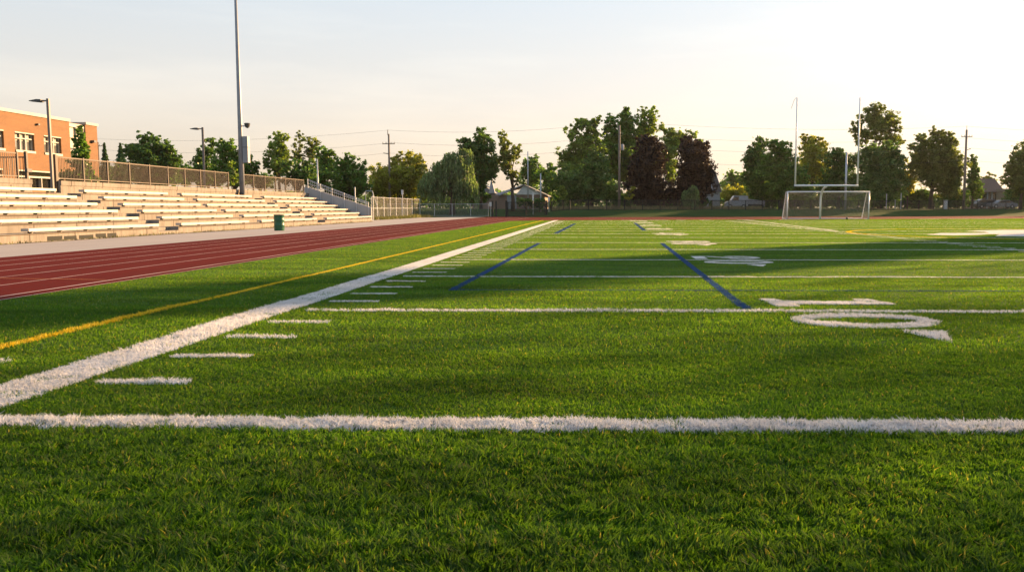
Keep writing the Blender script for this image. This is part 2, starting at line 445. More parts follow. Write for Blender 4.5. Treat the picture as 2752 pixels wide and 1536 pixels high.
def xf(polys, x0, y0, sx=1, sy=1): return [[(x0+p[0]*sx, y0+p[1]*sy) for p in q] for q in polys]
# digits are drawn lying along +X (top of the digit towards +X): local x = 0 foot .. 1.45 top, local y = left of the reader
ZERO = ring(0.72, 0, 0.70, 0.51, 0.19, 0.27)
ONE = [[(0.0, 0.42), (0.20, 0.40), (0.30, -0.38), (0.06, -0.40)], [(0.2, 0.17), (1.12, 0.17), (1.12, -0.16), (0.2, -0.14)],
       [(1.12, 0.17), (1.10, 0.42), (1.30, 0.46), (1.42, -0.02), (1.44, -0.13), (1.12, -0.16)]]
TWO = [[(0.0, 0.5), (0.26, 0.5), (0.26, -0.52), (0.0, -0.52)], [(0.18, 0.52), (0.40, 0.50), (0.98, -0.18), (0.86, -0.42)],
       ] + ring(1.0, 0.0, 0.46, 0.52, 0.17, 0.30, 20, -2.2, 2.2)
THREE = ring(1.02, 0, 0.42, 0.48, 0.17, 0.26, 18, -2.6, 2.2) + ring(0.42, 0, 0.44, 0.52, 0.17, 0.28, 18, -2.3, 2.9)
FOUR = [[(0.0, -0.05), (0.0, -0.33), (1.42, -0.33), (1.42, -0.05)], [(0.36, 0.52), (0.54, 0.52), (0.54, -0.5), (0.36, -0.5)], [(0.40, 0.55), (0.55, 0.40), (1.42, -0.2), (1.42, 0.02)]]
FIVE = [[(1.2, 0.45), (1.42, 0.45), (1.42, -0.42), (1.2, -0.42)], [(0.72, 0.45), (1.25, 0.45), (1.25, 0.22), (0.72, 0.22)]] + ring(0.45, 0, 0.46, 0.52, 0.18, 0.28, 20, -2.3, 2.3)
ARROW = [[(0.78, 0.30), (1.16, 0.30), (0.97, -0.34)]]
digit = {1: ONE, 2: TWO, 3: THREE, 4: FOUR, 5: FIVE}
for k, (d, arrow) in {0: (1, 1), 2: (2, 1), 4: (3, 1), 6: (4, 1), 8: (5, 0), 10: (4, -1), 12: (3, -1), 14: (2, -1)}.items():
    y = YL[k]; x0 = 1.92 + 0.012*y
    fx = -0.17 if k == 0 else 0.0
    polys = xf(digit[d], x0+fx*0.4, y+0.86) + xf(ZERO, x0+0.02+fx, y-0.74)
    if arrow == 1: polys += xf(ARROW, x0+fx*0.6, y-1.75)
    if arrow == -1: polys += xf(ARROW, x0, y+1.9, 1, -1)
    marks.append(('yard_number', W, polys))
marks.append(('blue_line', BL, [[(-1.97, 11.45), (-1.87, 11.45), (-1.71, 27.0), (-1.83, 27.0)]]))
marks.append(('blue_line', BL, [[(1.57, 9.3), (1.67, 9.3), (2.09, 27.0), (1.97, 27.0)]]))
marks.append(('blue_line', BL, [[(-1.83, 37), (-1.63, 37), (-1.37, 60), (-1.57, 60)]]))
marks.append(('blue_line', BL, [[(2.22, 42), (2.42, 42), (2.88, 63), (2.68, 63)]]))
marks.append(('blue_line', BL, [rect(-1.9, 11.5, 15, 11.56)]))
marks.append(('center_circle', YE, ring(19.6, 37.5, 8.6, 8.6, 0.24, 0.24, 72)))
LOGO = [[(13.5, 35.8), (14.9, 38.0), (17.1, 38.2), (17.6, 39.8), (17.2, 41.0), (18.5, 42.4), (20.2, 43.4), (23.0, 43.6), (25.5, 42.2), (26.6, 39.5), (25.8, 36.0), (24.0, 33.8), (16.4, 33.7), (15.4, 33.9), (16.6, 36.2), (16.4, 36.6), (15.4, 35.5), (14.2, 35.0)]]
marks.append(('midfield_emblem', W, LOGO))
for x0, y0, l in ((0.9, 74.6, 0.5), (2.2, 75.0, 1.3), (4.2, 75.4, 1.3), (5.6, 75.5, 0.6), (7.0, 75.9, 0.8), (9.0, 76.4, 1.1), (12.5, 77.3, 1.5), (16.5, 78.6, 2.2), (30.5, 82.5, 2.0), (33.5, 83.4, 4)):
    marks.append(('end_zone_mark', W, [rect(x0, y0, x0+l, y0+0.5)]))
marks.append(('hash_band', W, [[(11.3, 41.5), (11.48, 41.5), (13.38, 78.5), (13.2, 78.5)]]))

# ------------------------------------------------------------------ turf blades
def vnoise(x, y, seed=0):
    def h(a, b): 
        q = np.sin(a*127.1+b*311.7+seed*17.3)*43758.5453
        return q-np.floor(q)
    xi, yi = np.floor(x), np.floor(y); fx, fy = x-xi, y-yi
    fx = fx*fx*(3-2*fx); fy = fy*fy*(3-2*fy)
    return (h(xi, yi)*(1-fx)+h(xi+1, yi)*fx)*(1-fy)+(h(xi, yi+1)*(1-fx)+h(xi+1, yi+1)*fx)*fy
#        y0    y1   per m2  height width  segments
BANDS = [(2.1, 3.4, 15000, 0.036, 0.0066, 2), (3.4, 4.34, 12000, 0.034, 0.0068, 2), (4.34, 6.5, 9500, 0.026, 0.006, 2),
         (6.5, 9.5, 4000, 0.030, 0.0066, 2), (9.5, 14, 2900, 0.023, 0.0095, 1), (14, 22, 1700, 0.014, 0.0145, 1),
         (22, 36, 800, 0.014, 0.024, 1), (36, 56, 300, 0.018, 0.042, 1), (56, 92, 130, 0.022, 0.065, 1)]
px, py, ph, pw, seg = [], [], [], [], []
for y0, y1, den, h, w, sg in BANDS:
    xl = max(GL, -0.70*y1-1.5); xr = 0.50*y1+2.5
    n = int((xr-xl)*(y1-y0)*den)
    x = rng.uniform(xl, xr, n); y = rng.uniform(y0, y1, n)
    ok = (x > -0.70*y-1.5) & (x < 0.50*y+2.5) & (y < 74.9+tilt(x)) & (x > GL+0.02) & ~((y > 71.5) & (x < -5.5))
    x, y = x[ok], y[ok]
    px.append(x); py.append(y); ph.append(np.full(len(x), h)); pw.append(np.full(len(x), w)); seg.append(np.full(len(x), sg))
# painted fibres are matted thickly: extra blades inside the far markings so that they stay legible
for nm, mt, polys in marks:
    for P in polys:
        q = np.array(P); lo, hi = q.min(0), q.max(0)
        for bi, (y0, y1, den, h, w, sg) in enumerate(BANDS):
            a, b = max(lo[1], y0), min(hi[1], y1)
            if b <= a: continue
            x0, x1 = max(lo[0], -0.70*b-1.5), min(hi[0], 0.50*b+2.5)
            if x1 <= x0: continue
            dd = den*((6 if mt == 'white_paint' else 3) if bi > 3 else 1.2); k = int((x1-x0)*(b-a)*dd)
            if k < 1: continue
            px.append(rng.uniform(x0, x1, k)); py.append(rng.uniform(a, b, k)); ph.append(np.full(k, h)); pw.append(np.full(k, w*0.8)); seg.append(np.full(k, sg+10))
px, py, ph, pw, seg = map(np.concatenate, (px, py, ph, pw, seg))
extra = seg > 5; seg = np.where(extra, seg-10, seg)
N = len(px)
own = np.full(N, -1)
jx = px + rng.normal(0, 0.010, N); jy = py + rng.normal(0, 0.010+0.0006*py, N)
def inside(poly, x, y):
    r = np.zeros(len(x), bool); n = len(poly)
    for k in range(n):
        (x1, y1), (x2, y2) = poly[k], poly[(k+1) % n]
        if y1 == y2: continue
        c = ((y1 > y) != (y2 > y)) & (x < (x2-x1)*(y-y1)/(y2-y1)+x1)
        r ^= c
    return r
order = np.argsort(jy); sy_ = jy[order]
for mi, (nm, mt, polys) in enumerate(marks):
    for P in polys:
        q = np.array(P)
        lo, hi = np.searchsorted(sy_, [q[:, 1].min(), q[:, 1].max()])
        c = order[lo:hi]
        c = c[(jx[c] >= q[:, 0].min()) & (jx[c] <= q[:, 0].max())]
        if len(c): own[c[inside(P, jx[c], jy[c])]] = mi
worn = (own >= 0) & (rng.uniform(0, 1, N) < 0.09+0.65*np.clip((vnoise(px*5, py*5, 9)*0.6+vnoise(px*17, py*17, 8)*0.4-0.58)/0.2, 0, 1)) & (py < 16)
own[worn & ~extra] = -1; own[worn & extra] = -2
own[extra & (own < 0)] = -2
cl = vnoise(px*8, py*8, 1)*0.45+vnoise(px*24, py*24, 2)*0.55
near = np.clip((4.6-py)/1.0, 0, 1)
ph = ph*(0.40+1.25*cl*(0.5+0.5*near)+0.40*(1-near)*0.5)*rng.uniform(0.65, 1.2, N)
ph *= np.where(py < 16, 0.72+0.5*vnoise(px*0.9, py*0.9, 21)*0.6+0.5*vnoise(px*2.6, py*2.6, 22)*0.4, 1.0)
ph[own >= 0] *= np.where(py[own >= 0] < 10, 1.25, 0.85)
yaw = rng.uniform(0, 2*math.pi, N)
la = 2*math.pi*vnoise(px*14, py*14, 5)*1.6 + rng.normal(0, 1.0, N)
lean = np.abs(rng.normal(0.6, 0.4, N))*ph
lx, ly = np.cos(la)*lean, np.sin(la)*lean
wx, wy = np.cos(yaw)*pw/2, np.sin(yaw)*pw/2
def blades_mesh(sel):
    a = sel[seg[sel] == 2]; b = sel[seg[sel] == 1]
    Vs, Fs = [], []; o = 0
    if len(a):
        x, y, h = px[a], py[a], ph[a]; z0 = np.zeros(len(a))
        v = np.stack([np.stack([x-wx[a], y-wy[a], z0], 1), np.stack([x+wx[a], y+wy[a], z0], 1),
                      np.stack([x+wx[a]*0.8+lx[a]*0.35, y+wy[a]*0.8+ly[a]*0.35, h*0.6], 1), np.stack([x-wx[a]*0.8+lx[a]*0.35, y-wy[a]*0.8+ly[a]*0.35, h*0.6], 1),
                      np.stack([x+lx[a], y+ly[a], h*0.97], 1)], 1).reshape(-1, 3)
        base = np.arange(len(a))*5
        Vs.append(v); Fs += [np.stack([base, base+1, base+2, base+3], 1), np.stack([base+3, base+2, base+4], 1)]; o = len(v)
    if len(b):
        x, y, h = px[b], py[b], ph[b]; z0 = np.zeros(len(b))
        v = np.stack([np.stack([x-wx[b], y-wy[b], z0], 1), np.stack([x+wx[b], y+wy[b], z0], 1), np.stack([x+lx[b]*0.7, y+ly[b]*0.7, h], 1)], 1).reshape(-1, 3)
        base = o+np.arange(len(b))*3
        Vs.append(v); Fs.append(np.stack([base, base+1, base+2], 1))
    return np.concatenate(Vs), Fs
v, f = blades_mesh(np.where(own == -1)[0])
stuff(big('grass_blades', v, f, M['blades']), 'green artificial turf blades covering the football field', 'grass')
srt = np.argsort(own, kind='stable'); so = own[srt]
for mi, (nm, mt, polys) in enumerate(marks):
    lo, hi = np.searchsorted(so, [mi, mi+1]); sel = srt[lo:hi]
    vs, fs = [], []; o = 0
    for P in polys:
        vs += [(p[0], p[1], 0.006 + (0.002 if mt == BL else 0)) for p in P]; fs.append(np.arange(o, o+len(P))[None, :]); o += len(P)
    Vv = np.array(vs, float)
    if len(sel):
        v, f = blades_mesh(sel); Vv = np.concatenate([Vv, v]); fs = fs+[q+o for q in f]
    struct(big(nm, Vv, fs, M[mt]))

# ------------------------------------------------------------------ bleachers
XF, RUN, RISE, YN, YF = -17.9, 0.83, 0.285, 14.0, 69.0
XB = XF-6*RUN
bl = thing('bleachers', (XF, (YN+YF)/2, 0), 'long concrete stepped grandstand with six rows of pale metal benches beside the track', 'bleachers')
prof = [(XB, 0), (XF, 0)]
for k in range(6):
    prof += [(XF-RUN*k, RISE*(k+1)), (XF-RUN*(k+1), RISE*(k+1))]
AISLES = ((35.25, 36.95), (55.5, 57.2))
for a, b in ((YN, AISLES[0][0]), (AISLES[0][1], AISLES[1][0]), (AISLES[1][1], YF)):
    MB().prism(prof, 'y', a, b).build('stepped_tiers', M['concrete'], bl)
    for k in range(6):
        MB().span((XF-RUN*k+0.0005, a+0.01, RISE*(k+1)-0.045), (XF-RUN*k+0.004, b-0.01, RISE*(k+1)-0.012)).build('nosing_joint_shade', M['nosing_joint_shade'], bl)  # thin dark strip: tread joint with its shade put into the colour
wall = MB()
for a, b in ((YN, 35.0), (36.9, YF)):
    wall.span((XB-0.34, a, 0), (XB-0.003, b, 2.05)); wall.span((XB-0.36, a, 2.052), (XB+0.03, b, 2.25))
wall.span((XB-0.34, 35.003, 0), (XB-0.003, 36.897, 1.68))
wall.build('rear_wall', M['concrete'], bl)
half = [(XB-0.002, 0), (XF-0.002, 0)]
for k in range(12):
    half += [(XF-0.002-RUN/2*k, RISE/2*(k+1) - (0.002 if k % 2 else 0)), (XF-0.002-RUN/2*(k+1), RISE/2*(k+1) - (0.002 if k % 2 else 0))]
for (y0, y1) in AISLES:
    MB().prism(half, 'y', y0-0.05, y1+0.05).build('stair_steps', M['concrete'], bl)
for k in range(6):
    xk = XF-RUN*k; zt = RISE*(k+1)
    segs = [(YN+0.3 if k else 27.0, 35.15), (37.1, 44.4), (46.1-(0.3*k if k < 4 else 0.2), 55.3), (57.4, 68.75)]
    for a, b in segs:
        be = MB().span((xk-0.19, a, zt+0.065), (xk+0.07, b, zt+0.16)).build('bench', M['bench'], bl)
        n = max(2, int((b-a)/1.6))
        for q in range(n+1):
            y = a+0.3+(b-a-0.6)*q/n
            MB().span((xk-0.16, y-0.03, zt+0.001), (xk-0.02, y+0.03, zt+0.064)).build('bracket', M['bracket'], be)
for a, b in ((28.0, 28.8), (28.9, 29.6), (29.75, 30.6), (30.75, 31.4), (31.5, 32.1)):
    MB().span((XF+0.001, a, 0.02), (XF+0.006, b, 0.14+0.04*((b*7) % 1))).build('vent_opening', M['hole'], bl)
# sloping end wall with its hand rail
ew = [(XB-0.36, 0), (XF+0.02, 0), (XF+0.02, 1.10), (-18.1, 1.18), (-22.9, 2.72), (XB-0.36, 2.72)]
MB().prism(ew, 'y', YF+0.003, YF+0.22).build('end_wall', M['wall_conc'], bl)
hr = MB()
def rail_z(x, top): 
    t = (x+22.92)/4.81
    return (3.32+(1.50-3.32)*t) if top else (3.02+(1.36-3.02)*t)
for top in (0, 1): hr.tube([(-22.92, YF+0.1, rail_z(-22.92, top)), (-18.1, YF+0.1, rail_z(-18.1, top))], 0.025, 6)
hr.tube([(-22.92, YF+0.1, rail_z(-22.92, 1)-0.09), (-18.1, YF+0.1, rail_z(-18.1, 1)-0.07)], 0.015, 6)
for x in np.arange(-22.9, -18.1, 0.16):
    t = (x+22.92)/4.81
    hr.tube([(x, YF+0.1, 2.70-1.53*t), (x, YF+0.1, rail_z(x, 1))], 0.009, 4)
hr.build('hand_rail', M['galv'], bl)
for x in (-22.9, -21.9, -20.98, -20.02, -19.06, -18.1):
    zb = RISE*(int((XF-x)/RUN)+1) if x < XF else 0
    MB().tube([(x, YF-0.05, min(zb, 1.71)+0.001), (x, YF-0.05, rail_z(x, 1)+0.05)], 0.035, 8).build('rail_post', M['galv'], bl)

# ------------------------------------------------------------------ bronze picket fences on the rear wall
def picket_fence(y0, y1, bay, label, z0=2.25, top=3.28):
    x = XB-0.16; n = max(1, round((y1-y0)/bay)); d = (y1-y0)/n
    f = thing('picket_fence', (x, (y0+y1)/2, z0), label, 'fence', 'bronze picket fences on the stand wall')
    for k in range(n+1):
        MB().box((x, y0+d*k, (z0+top)/2+0.02), (0.07, 0.07, top-z0+0.04)).build('fence_post', M['bronze'], f)
    for k in range(n):
        b = MB(); a0, a1 = y0+d*k+0.036, y0+d*(k+1)-0.036
        b.span((x-0.02, a0, top-0.05), (x+0.02, a1, top)); b.span((x-0.02, a0, z0+0.08), (x+0.02, a1, z0+0.12))
        m = int((a1-a0)/0.115)
        for q in range(1, m+1):
            y = a0+(a1-a0)*q/(m+1)
            b.box((x, y, (z0+0.12+top-0.05)/2), (0.016, 0.016, top-z0-0.17))
        b.build('picket_panel', M['bronze'], f)
    return f
picket_fence(16.5, 34.4, 1.99, 'bronze picket fence on the stand wall at the far left before the open gate')
picket_fence(36.95, 54.3, 1.93, 'bronze picket fence on the stand wall between the gate and the tall floodlight mast')
picket_fence(56.3, 68.35, 2.0, 'bronze picket fence on the stand wall from the floodlight mast to the grey hand rail')
gt = thing('picket_gate', (XB-0.16, 36.0, 1.7), 'open bronze picket gate at the gap in the stand wall by the lamp post', 'gate')
for y in (34.95, 36.85): MB().span((XB-0.21, y-0.05, 1.681), (XB-0.11, y+0.05, 3.36)).build('gate_post', M['bronze'], gt)
b = MB(); b.span((XB-1.75, 34.9, 3.1), (XB-0.22, 34.94, 3.15)); b.span((XB-1.75, 34.9, 1.8), (XB-0.22, 34.94, 1.85))
for q in range(14): b.span((XB-1.74+q*0.113, 34.91, 1.85), (XB-1.722+q*0.113, 34.93, 3.1))
b.build('gate_leaf', M['bronze'], gt)
MB().box((XB-0.12, 35.0, 2.6), (0.12, 0.3, 0.14)).build('latch', M['dark_steel'], gt)

# ------------------------------------------------------------------ floodlight mast, lamps, barrel
px_, py_ = -22.62, 55.4
mast = thing('floodlight_mast', (px_, py_, 1.71), 'very tall tapering grey steel floodlight mast standing on the top tier of the stand', 'light mast')
MB().tube([(px_, py_, 1.72), (px_, py_, 6), (px_, py_, 19)], [0.165, 0.14, 0.055], 20).build('mast_pole', M['pole_grey'], mast, True)
MB().lathe([(0.19, 0), (0.19, 0.34), (0.172, 0.36)], (px_, py_, 1.711), 20).build('base_collar', M['dark_steel'], mast)
cb = MB().span((px_+0.17, py_-0.16, 3.95), (px_+0.50, py_+0.2, 5.6)).build('control_box', M['pole_grey'], mast)
MB().span((px_+0.165, py_-0.17, 4.9), (px_+0.507, py_+0.208, 4.93)).build('box_seam', M['dark_steel'], cb)
fl = MB().lathe([(0.03, 0), (0.12, 0.05), (0.17, 0.2), (0.19, 0.28), (0.15, 0.32)], (px_+0.46, py_, 6.12), 14).build('floodlight', M['dark_steel'], mast)
MB().span((px_+0.1, py_-0.03, 6.22), (px_+0.34, py_+0.03, 6.29)).build('lamp_bracket', M['galv'], mast)

def lamp(x, y, z0, zt, label):
    l = thing('lamp_post', (x, y, z0), label, 'lamp post', 'lamp posts behind the stand')
    MB().span((x-0.05, y-0.05, z0), (x+0.05, y+0.05, zt)).build('pole', M['lamp_bronze'], l)
    MB().lathe([(0.12, 0), (0.12, 0.12), (0.09, 0.14)], (x, y, z0), 12).build('base_plate', M['lamp_bronze'], l)
    MB().span((x-0.25, y-0.03, zt-0.12), (x-0.056, y+0.03, zt-0.06)).build('arm', M['lamp_bronze'], l)
    MB().prism([(x-0.24, zt-0.14), (x-0.24, zt-0.04), (x-0.42, zt-0.03), (x-0.74, zt-0.09), (x-0.74, zt-0.115), (x-0.4, zt-0.15)], 'y', y-0.13, y+0.13).build('lamp_head', M['dark_steel'], l)
lamp(-23.06, 36.62, 1.69, 5.66, 'tall slim lamp post by the open gate in front of the brick school')
lamp(-24.4, 54.0, 1.66, 6.05, 'slim lamp post behind the picket fence left of the tall floodlight mast')

bn = thing('rubbish_barrel', (-15.25, 41.6, 0), 'dark green metal rubbish barrel standing on the grey concrete apron', 'bin')
MB().lathe([(0.235, 0.0), (0.24, 0.03), (0.24, 0.25), (0.25, 0.265), (0.24, 0.28), (0.24, 0.5), (0.25, 0.515), (0.24, 0.53), (0.24, 0.74), (0.255, 0.755), (0.25, 0.77), (0.225, 0.77), (0.22, 0.72)], (-15.25, 41.6, 0.004), 28).build('barrel_body', M['green_bin'], bn, True)
MB().lathe([(0.262, 0.0), (0.262, 0.03), (0.252, 0.032), (0.252, -0.002)], (-15.25, 41.6, 0.745), 28).build('barrel_rim', M['dark_steel'], bn)

# ------------------------------------------------------------------ wire fences
def uv_panel(b_name, P, Q, z0a, z1a, z0b, z1b, mat, parent):
    L = math.hypot(Q[0]-P[0], Q[1]-P[1])
    o = MB(); o.add([(P[0], P[1], z0a), (Q[0], Q[1], z0b), (Q[0], Q[1], z1b), (P[0], P[1], z1a)], [(0, 1, 2, 3)])
    ob = o.build(b_name, mat, parent)
    uv = ob.data.uv_layers.new(name='UVMap')
    c = {0: (0, 0), 1: (L, z0b-z0a), 2: (L, z1b-z0a), 3: (0, z1a-z0a)}
    for lp in ob.data.loops: uv.data[lp.index].uv = c[lp.vertex_index]
    return ob
def wire_fence(name, label, cat, pts, h, pm, mm, r=0.03, lift=0.03, group=None, mid=False):
    zs = [float(ground_z(p[0], p[1]))+0.03 for p in pts]
    f = thing(name, (pts[0][0], pts[0][1], zs[0]), label, cat, group)
    for p, z in zip(pts, zs): MB().tube([(p[0], p[1], z-0.03), (p[0], p[1], z+h+0.05)], r, 8).build('fence_post', pm, f)
    rb = MB()
    for k in range(len(pts)-1):
        p, q = pts[k], pts[k+1]
        for hh in ([h, h*0.5, 0.06] if mid else [h, 0.06]): rb.tube([(p[0], p[1], zs[k]+hh), (q[0], q[1], zs[k+1]+hh)], r*0.6, 6)
        uv_panel('wire_mesh', p, q, zs[k]+lift, zs[k]+h, zs[k+1]+lift, zs[k+1]+h, mm, f)
    rb.build('fence_rail', pm, f)
    return f
wire_fence('chain_link_fence', 'tall sunlit chain link fence running back from the end of the stand', 'fence',
           [(-18.35, 71.4), (-20.6, 79.5)] + [(-20.9, y) for y in (82.8, 85.5, 88.1, 90.7, 93.4, 96.0, 98.6, 103.0)], 2.08, M['galv'], M['mesh_silver'], 0.035, mid=True)
wire_fence('chain_link_fence', 'low grey chain link fence on the lawn in front of the weeping willow', 'fence',
           [(-25.9, 108), (-23.8, 108), (-20.1, 108), (-17.9, 108), (-15.6, 108), (-13.4, 108)], 1.5, M['galv'], M['mesh_far'], 0.035)
bx = [-5.6+2.3*k for k in range(31)]
wire_fence('black_mesh_fence', 'long low black mesh fence along the grass bank behind the goal', 'fence',
           [(x, 109.0+float(tilt(x))) for x in bx], 1.25, M['black_steel'], M['mesh_black'], 0.055)
g2 = thing('black_gate', (-8.4, 105, 0), 'closed black double gate at the corner of the track', 'gate')
for x in (-10.84, -6.0): MB().span((x-0.12, 104.9, 0), (x+0.12, 105.1, 1.95)).build('gate_post', M['black_steel'], g2)
for xa, xb in ((-10.7, -8.45), (-8.4, -6.14)):
    lf_ = MB()
    for z in (0.1, 0.72, 1.75): lf_.span((xa, 104.96, z-0.03), (xb, 105.04, z+0.03))
    for x in (xa+0.04, xb-0.04): lf_.span((x-0.04, 104.95, 0.07), (x+0.04, 105.05, 1.8))
    lfo = lf_.build('gate_leaf', M['black_steel'], g2)
    uv_panel('wire_mesh', (xa, 105), (xb, 105), 0.1, 1.75, 0.1, 1.75, M['mesh_black'], lfo)
for x, lab in ((-12.75, 'dark square post nearest the white notice on the far lawn'), (-12.3, 'dark square post left of the black double gate on the far lawn')):
    z = float(ground_z(x, 107.0))
    o = MB(); o.span((x-0.09, 106.9, z), (x+0.09, 107.1, z+1.85)); o.box((x, 107.0, z+1.9), (0.24, 0.26, 0.08))
    tag(o.build('dark_post', M['black_steel']), lab, 'post')

# ------------------------------------------------------------------ goals
fg = thing('football_goal', (20.7, 80.9, 0), 'tall white gooseneck football goalpost behind the soccer goal', 'goalpost')
yc = 79.0
xl_, zc = at(2137, 498.6, yc); xr_, _ = at(2304.5, 498.3, yc)
_, zt1 = at(2137.7, 263, yc); xm = (xl_+xr_)/2
pts = [(xm, 80.9, 0.0), (xm, 80.9, 1.7)] + [(xm, 80.9-1.9*(1-math.cos(t)), 1.7+(zc-0.10-1.7)*math.sin(t)) for t in np.linspace(0.2, math.pi/2, 9)]
MB().tube(pts, 0.09, 14).build('gooseneck_post', M['white_steel'], fg, True)
MB().tube([(xl_-0.08, yc, zc), (xr_+0.08, yc, zc)], 0.085, 14).build('crossbar', M['white_steel'], fg, True)
for x in (xl_, xr_): MB().tube([(x, yc, zc+0.08), (x, yc, zt1)], [0.078, 0.056], 10).build('upright', M['white_steel'], fg, True)
rb = [(xl_, yc, zt1+0.0), (xl_-0.12, yc-0.02, zt1-0.02), (xl_-0.26, yc-0.05, zt1-0.2), (xl_-0.38, yc-0.05, zt1-0.55), (xl_-0.5, yc-0.04, zt1-0.95)]
MB().tube(rb, 0.018, 5).build('wind_ribbon', M['ribbon'], fg)

ys0 = 81.6
xa, za = at(2117, 514, ys0); xb, _ = at(2336.4, 514, ys0); zt = 2.56
sg = thing('soccer_goal', ((xa+xb)/2, ys0, 0), 'white framed soccer goal with a slack net on the far end of the field', 'goal')
for x in (xa, xb): MB().tube([(x, ys0, 0), (x, ys0, zt+0.02)], 0.062, 12).build('goal_post', M['white_steel'], sg, True)
MB().tube([(xa-0.06, ys0, zt), (xb+0.06, ys0, zt)], 0.062, 12).build('crossbar', M['white_steel'], sg, True)
bd, td = 2.1, 0.75
for x in (xa, xb):
    MB().tube([(x, ys0, zt), (x, ys0+td, zt-0.02), (x, ys0+bd, 0.06), (x, ys0, 0.06)], 0.04, 8).build('side_frame', M['white_steel'], sg, True)
MB().tube([(xa, ys0+bd, 0.06), (xb, ys0+bd, 0.06)], 0.05, 8).build('ground_bar', M['white_steel'], sg, True)
nb = MB()
def sag(u, v):   # u 0..1 across, v 0..1 from crossbar over the roof and down the back
    s = 4*u*(1-u)
    if v < 0.25: t = v/0.25; return (xa+(xb-xa)*u, ys0+td*t, zt-0.45*s*t*1.0)
    t = (v-0.25)/0.75
    return (xa+(xb-xa)*u, ys0+td+(bd-td)*t-0.15*s*math.sin(math.pi*t), (zt-0.45*s)*(1-t)+0.05*t)
def cord(p, q, r=0.0075):
    p, q = Vector(p), Vector(q); t = (q-p).normalized(); u = t.orthogonal().normalized()*r; w = t.cross(u)
    nb.add([p+u, p-u*0.5+w*0.87, p-u*0.5-w*0.87, q+u, q-u*0.5+w*0.87, q-u*0.5-w*0.87], [(0, 1, 4, 3), (1, 2, 5, 4), (2, 0, 3, 5)])
NU, NV = 56, 26
grid = [[sag(i/NU, j/NV) for j in range(NV+1)] for i in range(NU+1)]
for i in range(NU+1):
    for j in range(NV+1):
        if i < NU: cord(grid[i][j], grid[i+1][j], 0.012 if j == 7 else 0.006)
        if j < NV: cord(grid[i][j], grid[i][j+1])
for x in (xa, xb):
    for k in range(1, 18):
        z = zt*k/18; yb = ys0+bd-(bd-td)*z/zt
        cord((x, ys0, z), (x, yb, z))
    for k in range(1, 14):
        y = ys0+bd*k/14; ztop = zt if y < ys0+td else zt*(ys0+bd-y)/(bd-td)
        cord((x, y, 0.06), (x, y, ztop))
nb.build('net', M['net'], sg)
tag(MB().lathe([(0.02, 0), (0.09, 0.03), (0.12, 0.11), (0.1, 0.18), (0.03, 0.22)], (23.6, 82.6, 0.0), 14).build('sandbag', M['dark_steel']), 'small dark weight bag lying inside the right corner of the soccer goal', 'weight')

# ------------------------------------------------------------------ utility poles and cables
def pole(name, x, y, zt, label, r0, r1, mat, group=None):
    z = float(ground_z(x, y))
    p = thing(name, (x, y, z), label, 'pole', group)
    MB().tube([(x, y, z-0.1), (x, y, zt)], [r0, r1], 10).build('shaft', mat, p, True)
    return p
def xarm(p, x, y, z, d=0.55):
    b = MB(); b.box((x, y-0.16, z), (2*d, 0.1, 0.1))
    a = b.build('crossarm', M['wood_pole'], p)
    for s in (-1, -0.45, 0.45, 1):
        MB().tube([(x+s*d*0.92, y-0.16, z+0.05), (x+s*d*0.92, y-0.16, z+0.25)], [0.05, 0.03], 6).build('insulator', M['dark_steel'], a)
x1, z1 = at(1044.6, 360, 120); x2, z2 = at(1665, 337, 121); x3, z3 = at(2598, 349, 130); x0, z0 = at(263, 382, 135)
P1 = pole('utility_pole', x1, 120, z1, 'weathered utility pole with short crossarms behind the chain link fence', 0.19, 0.12, M['wood_pole'], 'utility poles along the street')
xarm(P1, x1, 120, z1-1.35, 0.85)
MB().tube([(x1-0.08, 119.8, z1-0.2), (x1-0.08, 119.8, z1+0.55)], 0.05, 6).build('top_pin', M['dark_steel'], P1)
ins = MB().tube([(x1-0.75, 119.9, z1-2.6), (x1-0.1, 119.9, z1-2.7)], 0.06, 6).build('standoff_arm', M['dark_steel'], P1)
P2 = pole('utility_pole', x2, 121, z2, 'weathered utility pole carrying a pale transformer can in front of the tall trees', 0.19, 0.13, M['wood_pole'], 'utility poles along the street')
MB().lathe([(0.18, 0), (0.21, 0.03), (0.21, 0.72), (0.17, 0.8), (0.05, 0.84)], (x2+0.42, 120.9, at(1665, 404, 121)[1]), 16).build('transformer', M['siding_white'], P2, True)
MB().span((x2+0.1, 120.85, z2-3.3), (x2+0.3, 120.95, z2-3.2)).build('transformer_bracket', M['dark_steel'], P2)
P3 = pole('utility_pole', x3, 130, z3, 'dark weathered utility pole near the parked cars at the right', 0.22, 0.14, M['wood_pole'], 'utility poles along the street')
xarm(P3, x3, 130, z3-1.0, 0.8)
for k, dz in enumerate((2.9, 4.6)):
    MB().tube([(x3+0.1, 129.9, z3-dz), (x3+0.65, 129.9, z3-dz+0.15)], 0.06, 6).build('standoff_arm', M['dark_steel'], P3)
MB().tube([(x3-0.03, 129.9, z3-0.1), (x3-0.03, 129.9, z3+0.6)], 0.04, 6).build('top_pin', M['dark_steel'], P3)
P0 = pole('utility_pole', x0, 135, z0, 'distant utility pole half hidden beside the corner of the brick school', 0.19, 0.12, M['wood_pole'], 'utility poles along the street')
xarm(P0, x0, 135, z0-0.6, 0.8)
for x, yt, Y, r, lab in ((1418.5, 407, 128, 0.09, 'thin pale flagpole like mast rising behind the gabled garage'), (1453, 466, 118, 0.1, 'short grey steel pole in front of the gabled garage'),
                         (852.5, 427, 100, 0.1, 'slim grey steel pole behind the hand rail of the stand'), (2275.6, 409, 122, 0.17, 'plain grey steel pole seen through the soccer goal')):
    X, zt_ = at(x, yt, Y); pole('steel_pole', X, Y, zt_, lab, r, r*0.75, M['galv'])
